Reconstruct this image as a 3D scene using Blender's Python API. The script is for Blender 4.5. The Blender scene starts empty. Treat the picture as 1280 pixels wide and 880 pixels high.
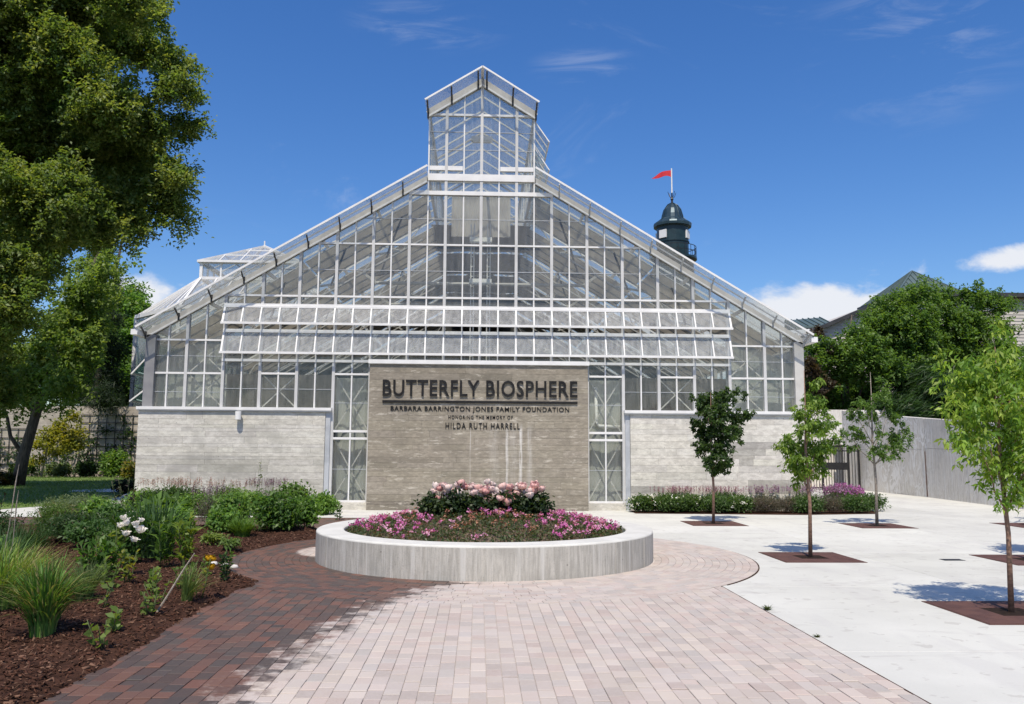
import bpy, bmesh, math, random
import numpy as np
from mathutils import Vector, Matrix
PI = math.pi
R = math.radians
random.seed(11)
rng = np.random.default_rng(7)
sc = bpy.context.scene
col = sc.collection

# ------------------------------------------------------------------ camera
cam_d = bpy.data.cameras.new('camera')
cam = bpy.data.objects.new('camera', cam_d); col.objects.link(cam)
cam_d.sensor_fit = 'HORIZONTAL'; cam_d.sensor_width = 36.0
cam_d.lens = 1037.584/1280*36.0
cam_d.clip_start = 0.1; cam_d.clip_end = 3000
_p, _y, _r = R(6.68563), R(2.25120), R(0.36376)
_f = Vector((math.sin(_y)*math.cos(_p), math.cos(_y)*math.cos(_p), math.sin(_p)))
_rt = Vector((math.cos(_y), -math.sin(_y), 0)); _up = _rt.cross(_f)
_r2 = _rt*math.cos(_r) + _up*math.sin(_r); _u2 = -_rt*math.sin(_r) + _up*math.cos(_r)
M = Matrix((( _r2.x, _u2.x, -_f.x, 0), (_r2.y, _u2.y, -_f.y, 0), (_r2.z, _u2.z, -_f.z, 1.6), (0, 0, 0, 1)))
cam.matrix_world = M
sc.camera = cam

# ------------------------------------------------------------------ light and sky
SUN_EL, SUN_AZ = R(59), R(8)            # the sun stands behind the camera, a little to the left
sun_d = bpy.data.lights.new('sun', 'SUN'); sun = bpy.data.objects.new('sun', sun_d); col.objects.link(sun)
sun_d.energy = 4.8; sun_d.angle = R(0.53); sun_d.color = (1.0, 0.905, 0.77)
to_sun = Vector((-math.sin(SUN_AZ)*math.cos(SUN_EL), -math.cos(SUN_AZ)*math.cos(SUN_EL), math.sin(SUN_EL)))
sun.rotation_euler = to_sun.to_track_quat('Z', 'Y').to_euler()
sun.location = (0, 0, 60)
sc.view_settings.view_transform = 'Standard'; sc.view_settings.look = 'None'
sc.view_settings.exposure = 0.0; sc.view_settings.gamma = 1.0
sc.view_settings.use_curve_mapping = False
sc.render.engine = 'CYCLES'
cy = sc.cycles
cy.max_bounces = 8; cy.diffuse_bounces = 3; cy.glossy_bounces = 3; cy.transmission_bounces = 4
cy.transparent_max_bounces = 40
cy.caustics_reflective = False; cy.caustics_refractive = False
cy.use_denoising = True

world = bpy.data.worlds.new('World'); sc.world = world; world.use_nodes = True
class NT:
    """small node-tree helper"""
    def __init__(s, tree): s.t = tree; s.n = tree.nodes; s.l = tree.links
    def node(s, typ, **kw):
        n = s.n.new(typ)
        for k, v in kw.items(): setattr(n, k, v)
        return n
    def put(s, sock, v):
        if isinstance(v, bpy.types.NodeSocket): s.l.new(v, sock)
        elif v is not None:
            try: sock.default_value = v
            except Exception: sock.default_value = (v[0], v[1], v[2], 1.0)
    def math(s, op, a, b=None, c=None, clamp=False):
        n = s.node('ShaderNodeMath', operation=op, use_clamp=clamp)
        for i, v in enumerate((a, b, c)):
            if v is not None: s.put(n.inputs[i], v)
        return n.outputs[0]
    def mix(s, fac, a, b, blend='MIX'):
        n = s.node('ShaderNodeMix', data_type='RGBA', blend_type=blend, clamp_factor=True)
        s.put(n.inputs[0], fac); s.put(n.inputs[6], a if isinstance(a, bpy.types.NodeSocket) else tuple(a)+(1.0,)*(4-len(a)))
        s.put(n.inputs[7], b if isinstance(b, bpy.types.NodeSocket) else tuple(b)+(1.0,)*(4-len(b)))
        return n.outputs[2]
    def noise(s, vec, scale, detail=4.0, rough=0.55, dist=0.0, raw=False):
        n = s.node('ShaderNodeTexNoise'); n.inputs['Scale'].default_value = scale
        n.inputs['Detail'].default_value = detail; n.inputs['Roughness'].default_value = rough
        n.inputs['Distortion'].default_value = dist
        if vec is not None: s.l.new(vec, n.inputs['Vector'])
        return n.outputs['Fac'] if raw else s.math('MULTIPLY_ADD', n.outputs['Fac'], 1.6, -.3)
    def ramp(s, fac, lo, hi):
        n = s.node('ShaderNodeMapRange', interpolation_type='SMOOTHSTEP')
        s.put(n.inputs[0], fac); n.inputs[1].default_value = lo; n.inputs[2].default_value = hi
        n.inputs[3].default_value = 0.0; n.inputs[4].default_value = 1.0
        return n.outputs[0]
    def mapping(s, vec, scale=(1, 1, 1), rot=(0, 0, 0), loc=(0, 0, 0)):
        n = s.node('ShaderNodeMapping'); s.l.new(vec, n.inputs[0])
        n.inputs['Location'].default_value = loc; n.inputs['Rotation'].default_value = rot; n.inputs['Scale'].default_value = scale
        return n.outputs[0]

def build_sky():
    w = NT(world.node_tree); w.n.clear()
    out = w.node('ShaderNodeOutputWorld'); bg = w.node('ShaderNodeBackground'); w.l.new(bg.outputs[0], out.inputs[0])
    sky = w.node('ShaderNodeTexSky', sky_type='NISHITA'); sky.sun_disc = False
    sky.sun_elevation = SUN_EL; sky.sun_rotation = PI + SUN_AZ
    sky.altitude = 300; sky.air_density = 1.15; sky.dust_density = 1.3; sky.ozone_density = 5.0
    tc = w.node('ShaderNodeTexCoord'); sep = w.node('ShaderNodeSeparateXYZ'); w.l.new(tc.outputs['Generated'], sep.inputs[0])
    X, Y, Z = sep.outputs
    az = w.math('ARCTAN2', X, Y); el = w.math('ARCSINE', Z)
    n1 = w.noise(w.mapping(tc.outputs['Generated'], (1, 1, 1.6)), 7.0, 7.0, 0.6, 0.3, True)
    n2 = w.noise(w.mapping(tc.outputs['Generated'], (1, 1, 2.4), loc=(3, 1, 0)), 3.4, 7.0, 0.62, 0.9, True)
    # banks of cumulus low over the horizon all the way round (azimuth, elevation, half widths in degrees)
    banks = [(23.5, 8.0, 7.5, 3.3), (36.5, 11.4, 5.5, .9), (-23.0, 8.8, 4.0, 2.2), (15, 6.5, 7, 2.6), (52, 8, 9, 4), (-48, 8, 9, 4),
             (85, 9, 10, 4), (120, 8, 9, 5), (160, 9, 11, 4), (-85, 9, 11, 4), (-125, 10, 9, 5), (-160, 8, 10, 4)]
    tot = None
    for a, e, wa, we in banks:
        dx = w.math('DIVIDE', w.math('SUBTRACT', az, R(a)), R(wa)); dy = w.math('DIVIDE', w.math('SUBTRACT', el, R(e)), R(we))
        d = w.math('SQRT', w.math('ADD', w.math('MULTIPLY', dx, dx), w.math('MULTIPLY', dy, dy)))
        v = w.math('SUBTRACT', 1.0, d)
        tot = v if tot is None else w.math('MAXIMUM', tot, v)
    dens = w.math('ADD', w.math('MAXIMUM', tot, -1.0), w.math('MULTIPLY', w.math('SUBTRACT', n1, 0.5), 2.6))
    cum = w.math('MULTIPLY', w.ramp(dens, -0.02, 0.42), 0.93)
    wm = None
    for a, e, wa, we in ((7.5, 25.6, 5.0, 1.5), (29, 24.5, 9, 6), (-4, 28, 7, 2), (60, 30, 14, 5), (110, 35, 16, 6), (170, 40, 18, 7), (-70, 32, 14, 5), (-130, 36, 16, 6)):
        dx = w.math('DIVIDE', w.math('SUBTRACT', az, R(a)), R(wa)); dy = w.math('DIVIDE', w.math('SUBTRACT', el, R(e)), R(we))
        v = w.math('SUBTRACT', 1.0, w.math('SQRT', w.math('ADD', w.math('MULTIPLY', dx, dx), w.math('MULTIPLY', dy, dy))))
        wm = v if wm is None else w.math('MAXIMUM', wm, v)
    n3 = w.noise(w.mapping(tc.outputs['Generated'], (3, 3, 13), rot=(0, .35, 0)), 2.2, 7.0, .65, 1.2, True)
    wis2 = w.math('MULTIPLY', w.math('MULTIPLY', w.ramp(wm, 0.0, .8), w.ramp(n3, .46, .74)), .17)
    wisp = w.math('MULTIPLY', w.math('MULTIPLY', w.ramp(n2, 0.60, 0.86), 0.32), w.ramp(el, R(6), R(14)))
    wisp = w.math('MAXIMUM', wisp, wis2)
    hs = w.node('ShaderNodeHueSaturation'); hs.inputs['Saturation'].default_value = 1.27; hs.inputs['Value'].default_value = 1.14; hs.inputs['Hue'].default_value = .510
    w.l.new(sky.outputs[0], hs.inputs['Color'])
    c = w.mix(wisp, hs.outputs[0], (6.6, 6.8, 7.3))
    c = w.mix(cum, c, (6.7, 6.8, 7.1))
    w.l.new(c, bg.inputs[0]); bg.inputs[1].default_value = 0.13
build_sky()

# ------------------------------------------------------------------ helpers
W = {}                                          # world origin of every parent
def reg(o, w): W[o.name] = Vector(w)
def tag(o, label=None, cat=None, group=None, kind=None):
    if label: o['label'] = label
    if cat: o['category'] = cat
    if group: o['group'] = group
    if kind: o['kind'] = kind
    return o
def thing(name, label, cat, loc, group=None):
    o = bpy.data.objects.new(name, None); o.empty_display_size = 0.2; col.objects.link(o)
    o.location = loc; reg(o, loc)
    return tag(o, label, cat, group)
def link(name, me, parent=None, loc=None, kind=None):
    o = bpy.data.objects.new(name, me); col.objects.link(o)
    if parent is not None:
        o.parent = parent; reg(o, W[parent.name])
    else: reg(o, (0, 0, 0))
    if loc is not None: o.location = loc
    if kind: o['kind'] = kind
    return o
def raw_mesh(name, V, F, mat, C=None, smooth=False):
    """F: (M,k) int array with k = 3 or 4; C: (N,4) point colours"""
    me = bpy.data.meshes.new(name)
    V = np.asarray(V, np.float32); F = np.asarray(F, np.int32)
    k = F.shape[1]
    me.vertices.add(len(V)); me.vertices.foreach_set('co', V.ravel())
    me.loops.add(F.size); me.loops.foreach_set('vertex_index', F.ravel())
    me.polygons.add(len(F)); me.polygons.foreach_set('loop_start', np.arange(0, F.size, k, dtype=np.int32))
    if smooth: me.polygons.foreach_set('use_smooth', np.ones(len(F), dtype=bool))
    me.update(calc_edges=True)
    if C is not None:
        a = me.color_attributes.new('Col', 'FLOAT_COLOR', 'POINT'); a.data.foreach_set('color', np.asarray(C, np.float32).ravel())
    me.materials.append(mat)
    return me
class MB:
    """collects shapes and links them as one mesh object"""
    def __init__(s): s.v = []; s.f = []; s.c = []; s.col = None
    def add(s, vs, fs, c=None):
        b = len(s.v); s.v += [tuple(p) for p in vs]; s.f += [tuple(i+b for i in f) for f in fs]
        s.c += [c or s.col or (1, 1, 1, 1)]*len(vs)
        return s
    def box(s, x0, x1, y0, y1, z0, z1, c=None):
        return s.add([(x0,y0,z0),(x1,y0,z0),(x1,y1,z0),(x0,y1,z0),(x0,y0,z1),(x1,y0,z1),(x1,y1,z1),(x0,y1,z1)],
                     [(0,3,2,1),(4,5,6,7),(0,1,5,4),(1,2,6,5),(2,3,7,6),(3,0,4,7)], c)
    def prism(s, poly, y0, y1, c=None):
        """polygon in x,z pushed along y"""
        n = len(poly)
        vs = [(x, y0, z) for x, z in poly] + [(x, y1, z) for x, z in poly]
        fs = [tuple(range(n)), tuple(range(2*n-1, n-1, -1))] + [(i, i+n, (i+1) % n + n, (i+1) % n) for i in range(n)]
        return s.add(vs, fs, c)
    def slab(s, poly, z0, z1, c=None):
        """polygon in x,y pushed along z"""
        n = len(poly)
        vs = [(x, y, z0) for x, y in poly] + [(x, y, z1) for x, y in poly]
        fs = [tuple(range(n-1, -1, -1)), tuple(range(n, 2*n))] + [(i, (i+1) % n, (i+1) % n + n, i+n) for i in range(n)]
        return s.add(vs, fs, c)
    def bar(s, p, q, w, h, up=(0, 0, 1), c=None):
        p = Vector(p); q = Vector(q); d = (q-p).normalized(); u = Vector(up)
        r = d.cross(u)
        if r.length < 1e-4: r = d.cross(Vector((0, 1, 0)))
        r.normalize(); u = r.cross(d)
        vs = []
        for e in (p, q):
            for a, b in ((-1,-1),(1,-1),(1,1),(-1,1)): vs.append(e + r*(a*w/2) + u*(b*h/2))
        return s.add(vs, [(3,2,1,0),(4,5,6,7),(0,1,5,4),(1,2,6,5),(2,3,7,6),(3,0,4,7)], c)
    def tube(s, pts, radii, n=8, c=None, cap=True):
        pts = [Vector(p) for p in pts]
        if not hasattr(radii, '__len__'): radii = [radii]*len(pts)
        vs = []; fs = []
        for i, p in enumerate(pts):
            d = (pts[min(i+1, len(pts)-1)] - pts[max(i-1, 0)]).normalized()
            a = d.cross(Vector((0.3, 1, 0.1)) if abs(d.y) < .9 else Vector((1, 0, 0))).normalized(); b = d.cross(a)
            for k in range(n):
                t = 2*PI*k/n; vs.append(p + (a*math.cos(t) + b*math.sin(t))*radii[i])
        for i in range(len(pts)-1):
            for k in range(n):
                fs.append((i*n+k, i*n+(k+1) % n, (i+1)*n+(k+1) % n, (i+1)*n+k))
        if cap: fs += [tuple(range(n-1, -1, -1)), tuple(range((len(pts)-1)*n, len(pts)*n))]
        return s.add(vs, fs, c)
    def lathe(s, prof, cx, cy_, n=32, c=None, a0=0.0):
        vs = []; fs = []
        for r, z in prof:
            for k in range(n):
                t = a0 + 2*PI*k/n; vs.append((cx + r*math.cos(t), cy_ + r*math.sin(t), z))
        for i in range(len(prof)-1):
            for k in range(n):
                fs.append((i*n+k, i*n+(k+1) % n, (i+1)*n+(k+1) % n, (i+1)*n+k))
        return s.add(vs, fs, c)
    def mesh(s, name, mat, off=(0, 0, 0), smooth=False):
        me = bpy.data.meshes.new(name)
        me.from_pydata([(x-off[0], y-off[1], z-off[2]) for x, y, z in s.v], [], s.f)
        a = me.color_attributes.new('Col', 'FLOAT_COLOR', 'POINT')
        a.data.foreach_set('color', np.asarray(s.c, np.float32).ravel())
        if smooth: me.polygons.foreach_set('use_smooth', np.ones(len(s.f), dtype=bool))
        me.materials.append(mat); me.update()
        return me
    def build(s, name, mat, parent=None, kind=None, smooth=False, label=None):
        off = W[parent.name] if parent is not None else (0, 0, 0)
        o = link(name, s.mesh(name, mat, off, smooth), parent, None, kind)
        if label: o['label'] = label
        return o

# ------------------------------------------------------------------ materials
def new_mat(name):
    m = bpy.data.materials.new(name); m.use_nodes = True
    t = NT(m.node_tree); t.n.clear()
    t.out = t.node('ShaderNodeOutputMaterial')
    return m, t
def principled(t, color, rough=0.7, metal=0.0, spec=0.5, normal=None):
    b = t.node('ShaderNodeBsdfPrincipled')
    t.put(b.inputs['Base Color'], color if isinstance(color, bpy.types.NodeSocket) else tuple(color)+(1.0,))
    t.put(b.inputs['Roughness'], rough); b.inputs['Metallic'].default_value = metal
    b.inputs['Specular IOR Level'].default_value = spec
    if normal is not None: t.l.new(normal, b.inputs['Normal'])
    t.l.new(b.outputs[0], t.out.inputs[0])
    return b
def bump(t, h, strength=0.3, dist=0.01):
    n = t.node('ShaderNodeBump'); n.inputs['Strength'].default_value = strength; n.inputs['Distance'].default_value = dist
    t.l.new(h, n.inputs['Height']); return n.outputs[0]
def pos(t): return t.node('ShaderNodeNewGeometry').outputs['Position']
def attr(t, name='Col'):
    n = t.node('ShaderNodeAttribute'); n.attribute_name = name; return n
def simple(name, c1, c2=None, scale=8.0, rough=0.6, metal=0.0, bmp=0.0, bscale=None, stretch=(1, 1, 1), use_col=False, spec=0.4):
    m, t = new_mat(name)
    p = t.mapping(pos(t), stretch)
    c = c1
    if c2 is not None: c = t.mix(t.ramp(t.noise(p, scale, 5), 0.3, 0.7), c1, c2)
    if use_col:
        c = t.mix(1.0, c if isinstance(c, bpy.types.NodeSocket) else c1, attr(t).outputs['Color'], 'MULTIPLY')
    nm = bump(t, t.noise(p, bscale or scale*4, 4), bmp, 0.01) if bmp else None
    principled(t, c, rough, metal, spec, nm)
    return m
MAT = {}
MAT['white_metal'] = simple('white_metal', (.74, .735, .715), (.68, .675, .66), 3, .45)
MAT['truss'] = simple('truss_metal', (.52, .51, .48), (.44, .43, .41), 2, .5)
MAT['alu'] = simple('aluminium', (.56, .56, .55), (.50, .50, .49), 2, .6)
MAT['grey_post'] = simple('grey_post', (.20, .20, .21), (.25, .25, .25), 2, .55)
MAT['beige_beam'] = simple('beige_beam', (.54, .525, .49), (.47, .455, .425), 1.5, .6)
MAT['dark_steel'] = simple('dark_steel', (.035, .035, .04), (.05, .05, .05), 5, .5)
MAT['black_metal'] = simple('black_metal', (.012, .012, .014), (.02, .02, .02), 9, .42)
MAT['galv'] = simple('galvanised', (.36, .38, .40), (.44, .46, .48), 3, .45)
def curtain_mat(name, c1, c2, trans=0.5, stretch=(1, 1, 1)):
    m, t = new_mat(name)
    n = t.noise(t.mapping(pos(t), stretch), 1.6, 5)
    c = t.mix(t.ramp(n, .3, .7), c1, c2)
    d = t.node('ShaderNodeBsdfDiffuse'); tr = t.node('ShaderNodeBsdfTranslucent'); mx = t.node('ShaderNodeMixShader')
    t.l.new(c, d.inputs[0]); t.l.new(c, tr.inputs[0]); mx.inputs[0].default_value = trans
    t.l.new(d.outputs[0], mx.inputs[1]); t.l.new(tr.outputs[0], mx.inputs[2]); t.l.new(mx.outputs[0], t.out.inputs[0])
    return m
MAT['curtain'] = curtain_mat('shade_curtain', (.80, .755, .68), (.68, .64, .585), .50, (1, .3, 1))
MAT['blind'] = curtain_mat('wall_film', (.52, .54, .51), (.42, .45, .43), .35, (3, 1, .6))
MAT['dim_curtain'] = curtain_mat('dimmed_curtain', (.40, .38, .35), (.31, .30, .28), .26, (3, .3, 1))  # curtain cloth darkened, shade on its underside put into the colour
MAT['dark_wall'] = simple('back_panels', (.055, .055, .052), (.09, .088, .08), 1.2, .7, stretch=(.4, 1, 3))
def glass_mat(name, tint, dirt, dirt_col=(.62, .63, .62)):
    m, t = new_mat(name)
    tr = t.node('ShaderNodeBsdfTransparent'); tr.inputs[0].default_value = tuple(tint)+(1,)
    gl = t.node('ShaderNodeBsdfGlossy'); gl.inputs['Roughness'].default_value = 0.03; gl.inputs[0].default_value = (1, 1, 1, 1)
    df = t.node('ShaderNodeBsdfDiffuse'); df.inputs[0].default_value = tuple(dirt_col)+(1,)
    lw = t.node('ShaderNodeLayerWeight'); lw.inputs[0].default_value = .5
    fr = t.math('ADD', .025, t.math('MULTIPLY', t.math('POWER', lw.outputs['Facing'], 5.0), .6))
    mx = t.node('ShaderNodeMixShader'); t.l.new(fr, mx.inputs[0])
    t.l.new(tr.outputs[0], mx.inputs[1]); t.l.new(gl.outputs[0], mx.inputs[2])
    m2 = t.node('ShaderNodeMixShader')
    n = t.noise(t.mapping(pos(t), (7, 7, .9)), 1.6, 5, .6)
    t.l.new(t.math('MULTIPLY_ADD', t.ramp(n, .1, .9), dirt*.9, dirt*.55), m2.inputs[0])
    t.l.new(mx.outputs[0], m2.inputs[1]); t.l.new(df.outputs[0], m2.inputs[2])
    t.l.new(m2.outputs[0], t.out.inputs[0])
    return m
MAT['glass'] = glass_mat('greenhouse_glass', (.94, .955, .94), .07, (.60, .585, .55))
MAT['vent_glass'] = glass_mat('vent_glass', (.92, .94, .94), .17, (.70, .70, .68))
MAT['roof_glass'] = glass_mat('roof_glass', (.93, .95, .95), .16, (.68, .66, .62))
MAT['green_glass'] = glass_mat('tinted_glass', (.55, .72, .68), .12, (.30, .42, .40))

def concrete_mat(name, c1, c2, streak=0.0, streak_col=(.7, .7, .68), stain=0.0, use_col=True, rough=.85, horiz=True, dark=(.16, .15, .14)):
    m, t = new_mat(name)
    p = pos(t)
    grain = t.noise(t.mapping(p, (2.2, 2.2, 5) if horiz else (9, 9, .8)), 3.0, 7, .7)
    fine = t.noise(p, 60, 4, .7); blot = t.noise(p, 1.1, 5, .6)
    c = t.mix(t.ramp(grain, .30, .70), c1, c2)
    c = t.mix(t.math('MULTIPLY', t.ramp(fine, .55, .8), .35), c, dark)
    c = t.mix(t.math('MULTIPLY', t.ramp(blot, .50, .75), .35+stain), c, tuple(x*.62 for x in c1))
    if horiz:
        s2 = t.noise(t.mapping(p, (1.0, 1.0, 2.2)), 1.1, 7, .74, .5); s3 = t.noise(t.mapping(p, (1.6, 1.6, 34)), 1.3, 5, .7)
        c = t.mix(t.math('MULTIPLY', t.ramp(s2, .46, .66), .42), c, tuple(x*.60 for x in c1))
        c = t.mix(t.math('MULTIPLY', t.ramp(s3, .68, .84), .24), c, tuple(x*.42 for x in c1))
        c = t.mix(t.math('MULTIPLY', t.math('SUBTRACT', 1.0, t.ramp(s3, .18, .34)), .22), c, tuple(min(1, x*1.25) for x in c1))
    pits = t.node('ShaderNodeTexVoronoi'); pits.inputs['Scale'].default_value = 9.0; t.l.new(p, pits.inputs['Vector'])
    pm = t.math('MULTIPLY', t.math('LESS_THAN', pits.outputs['Distance'], .10), t.math('GREATER_THAN', t.noise(p, 2.7, 3), .53))
    c = t.mix(t.math('MULTIPLY', pm, .7), c, dark)
    if streak:
        s = t.noise(t.mapping(p, (14, 14, .22)), 1.0, 4, .6)
        c = t.mix(t.math('MULTIPLY', t.ramp(s, .58, .76), streak), c, streak_col)
    if use_col: c = t.mix(1.0, c, attr(t).outputs['Color'], 'MULTIPLY')
    h = t.math('ADD', t.math('MULTIPLY', grain, .7), t.math('MULTIPLY', fine, .4))
    principled(t, c, rough, 0, .3, bump(t, h, .45, .012))
    return m, t, c
MAT['wall_grey'] = concrete_mat('board_formed_concrete', (.66, .645, .595), (.50, .485, .445), stain=.4)[0]
MAT['planter'] = concrete_mat('planter_concrete', (.50, .48, .43), (.36, .345, .305), streak=.6, streak_col=(.60, .59, .55), stain=.25, use_col=False, horiz=False)[0]
MAT['rim'] = simple('rim_concrete', (.62, .615, .565), (.55, .545, .50), 3, .85, bmp=.2, bscale=60)
def lime_wall():
    m, t, c = concrete_mat('retaining_concrete', (.76, .72, .65), (.58, .545, .49), streak=.9, streak_col=(.74, .73, .70), stain=.2, horiz=False)
    p = pos(t); n = t.noise(t.mapping(p, (1.5, 1.5, .85)), 1.5, 3, .5, 1.6); k = t.noise(p, .55, 3)
    ln = t.math('SUBTRACT', 1.0, t.ramp(t.math('ABSOLUTE', t.math('SUBTRACT', n, .5)), .03, .11))
    sp = t.node('ShaderNodeSeparateXYZ'); t.l.new(p, sp.inputs[0])
    n2 = t.noise(t.mapping(p, (6, 6, 1.1)), 1.3, 3, .6, 1.2)
    l2 = t.math('MULTIPLY', t.math('SUBTRACT', 1.0, t.ramp(t.math('ABSOLUTE', t.math('SUBTRACT', n2, .5)), .02, .07)), t.math('SUBTRACT', 1.0, t.ramp(sp.outputs[2], .2, 1.3)))
    f = t.math('MAXIMUM', t.math('MULTIPLY', t.math('MULTIPLY', ln, t.ramp(k, .35, .6)), .85), t.math('MULTIPLY', l2, .6))
    for q in t.n:
        if q.type == 'BSDF_PRINCIPLED': t.l.new(t.mix(f, c, (.80, .79, .76)), q.inputs['Base Color'])
    return m
MAT['retaining'] = lime_wall()
MAT['old_wall'] = concrete_mat('old_wall_concrete', (.50, .46, .41), (.40, .37, .33), stain=.2)[0]
def sign_wall_mat():
    m, t, c = concrete_mat('weathered_sign_concrete', (.33, .295, .237), (.25, .222, .178), stain=.15)
    p = pos(t); sp = t.node('ShaderNodeSeparateXYZ'); t.l.new(p, sp.inputs[0]); X, Y, Z = sp.outputs
    # pale patches along the boards, and two run-off streaks below the lettering
    lp = t.noise(t.mapping(p, (1.8, 1.8, 7)), 1.6, 7, .74); c = t.mix(t.math('MULTIPLY', t.ramp(lp, .56, .78), .6), c, (.60, .555, .47))
    low = t.math('SUBTRACT', 1.0, t.ramp(Z, 2.0, 2.35)); fade = t.math('MULTIPLY_ADD', t.ramp(Z, .1, 1.7), .6, .4)
    wb = t.math('MULTIPLY', t.math('SUBTRACT', t.noise(t.mapping(p, (1, 1, .9)), 1.2, 3), .5), .05)
    mask = None
    for x0, w_, k_ in ((.76, .035, .75), (1.12, .042, .9), (.93, .10, .22), (1.36, .07, .35), (-.22, .010, .5), (.42, .12, .18)):
        dd = t.math('ABSOLUTE', t.math('SUBTRACT', t.math('ADD', X, wb), x0)); v = t.math('MULTIPLY', t.math('SUBTRACT', 1.0, t.ramp(dd, w_*.3, w_*1.5)), k_)
        mask = v if mask is None else t.math('MAXIMUM', mask, v)
    br = t.ramp(t.noise(t.mapping(p, (12, 1, 1.6)), 1.5, 5, .7), .15, .65)
    mask = t.math('MULTIPLY', t.math('MULTIPLY', mask, low), t.math('MULTIPLY', fade, br))
    for b in t.n:
        if b.type == 'BSDF_PRINCIPLED': t.l.new(t.mix(mask, c, (.62, .60, .56)), b.inputs['Base Color'])
    return m
MAT['sign_wall'] = sign_wall_mat()
def slab_mat():
    m, t = new_mat('plaza_concrete'); p = pos(t)
    a = t.noise(p, .55, 6, .6); b = t.noise(p, 45, 3, .7); d = t.noise(t.mapping(p, (1, .25, 1)), 2.2, 5)
    c = t.mix(t.ramp(a, .3, .7), (.60, .60, .55), (.54, .54, .495))
    c = t.mix(t.math('MULTIPLY', t.ramp(d, .52, .75), .35), c, (.47, .46, .44))
    c = t.mix(t.math('MULTIPLY', t.ramp(b, .6, .8), .25), c, (.42, .41, .39))
    e = t.noise(t.mapping(p, (.5, 1.4, 1), rot=(0, 0, .5)), 1.7, 6, .7, .8)
    c = t.mix(t.math('MULTIPLY', t.ramp(e, .56, .72), .30), c, (.40, .385, .36))
    sm = t.noise(p, 5.5, 3, .5); c = t.mix(t.math('MULTIPLY', t.ramp(sm, .70, .76), .4), c, (.36, .34, .31))
    c = t.mix(1.0, c, attr(t).outputs['Color'], 'MULTIPLY')
    principled(t, c, .9, 0, .3, bump(t, b, .2, .004)); return m
MAT['slab'] = slab_mat()
def brick_mat(name='clay_pavers', fixed=None):
    m, t = new_mat(name); p = pos(t); at = attr(t)
    sp = t.node('ShaderNodeSeparateXYZ'); t.l.new(p, sp.inputs[0]); X, Y, Z = sp.outputs
    f = t.noise(p, 38, 4, .7); g = t.noise(p, 2.1, 4, .6)
    own = at.outputs['Color']
    if fixed: rg = t.node('ShaderNodeRGB'); rg.outputs[0].default_value = tuple(fixed)+(1,); own = rg.outputs[0]
    base = t.mix(t.math('MULTIPLY', t.ramp(f, .35, .7), .22), own, (.50, .45, .42))
    base = t.mix(t.math('MULTIPLY', t.ramp(g, .45, .75), .22), base, (.52, .47, .45))
    # the area a sprinkler has wetted: darker, deeper colour, shinier
    dy = t.math('MAXIMUM', t.math('SUBTRACT', Y, 5.5), 0.0)
    xb = t.math('ADD', t.math('ADD', -1.5, t.math('MULTIPLY', dy, .11)), t.math('MULTIPLY', t.math('POWER', dy, 4.0), .0017))
    xb = t.math('MINIMUM', xb, .45)
    jit = t.math('MULTIPLY', t.math('SUBTRACT', at.outputs['Alpha'], .5), .24)
    nz = t.math('MULTIPLY', t.math('SUBTRACT', t.noise(p, 4.6, 7, .74), .5), .85)
    v = t.math('ADD', t.math('ADD', t.math('SUBTRACT', xb, X), jit), nz)
    wet = t.ramp(v, -.20, .26)
    ex = t.math('DIVIDE', t.math('ADD', X, 2.25), .55); ey = t.math('DIVIDE', t.math('SUBTRACT', Y, 13.3), .75)
    e = t.math('SUBTRACT', 1.0, t.math('ADD', t.math('MULTIPLY', ex, ex), t.math('MULTIPLY', ey, ey)))
    wet = t.math('MULTIPLY', wet, t.math('SUBTRACT', 1.0, t.ramp(t.math('ADD', e, t.math('MULTIPLY', nz, .8)), -.1, .25)))
    dark = t.mix(1.0, t.mix(.8, base, own), (.29, .212, .188), 'MULTIPLY')
    lum = t.math('MULTIPLY', at.outputs['Alpha'], 1.0)
    dark = t.mix(t.ramp(lum, .2, .8), t.mix(1.0, dark, (1.10, .88, .80), 'MULTIPLY'), t.mix(1.0, dark, (.62, .74, .80), 'MULTIPLY'))
    c = t.mix(wet, base, dark)
    ro = t.math('SUBTRACT', .85, t.math('MULTIPLY', wet, .33))
    principled(t, c, ro, 0, .4, bump(t, f, .35, .004)); return m
MAT['brick'] = brick_mat(); MAT['brick_sand'] = brick_mat('brick_joint_sand', (.56, .51, .47))
MAT['sand'] = simple('joint_sand', (.34, .30, .27), (.25, .21, .19), 6, .95, bmp=.3, bscale=90)
MAT['mulch'] = simple('mulch', (.040, .020, .013), (.070, .034, .022), 9, .95, bmp=1.0, bscale=55, spec=.1)
MAT['chips'] = simple('bark_chips', (1, 1, 1), None, use_col=True, rough=.9, spec=.12)
MAT['ground'] = simple('ground_soil', (.10, .10, .05), (.14, .12, .08), .4, .95, bmp=.3, bscale=20)
MAT['lawn'] = simple('lawn_turf', (.11, .17, .036), (.14, .20, .048), 1.6, .9, bmp=.6, bscale=60)
MAT['path'] = simple('path_concrete', (.60, .595, .55), (.52, .515, .48), 2, .9, bmp=.2, bscale=40)
MAT['soil'] = simple('planter_soil', (.16, .12, .085), (.10, .07, .05), 14, .95, bmp=.8, bscale=60)
MAT['grate'] = simple('rusty_grate', (.115, .055, .042), (.085, .040, .032), 5, .8, bmp=.5, bscale=70)
MAT['pit'] = simple('pit_soil_recess_shade', (.018, .012, .009), (.03, .02, .015), 20, .95, spec=.1)  # soil blackened, the shade of a recess put into its colour
MAT['bark'] = simple('tree_bark', (.12, .095, .075), (.06, .048, .040), 7, .9, bmp=.9, bscale=22, stretch=(3, 3, .6))
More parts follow.
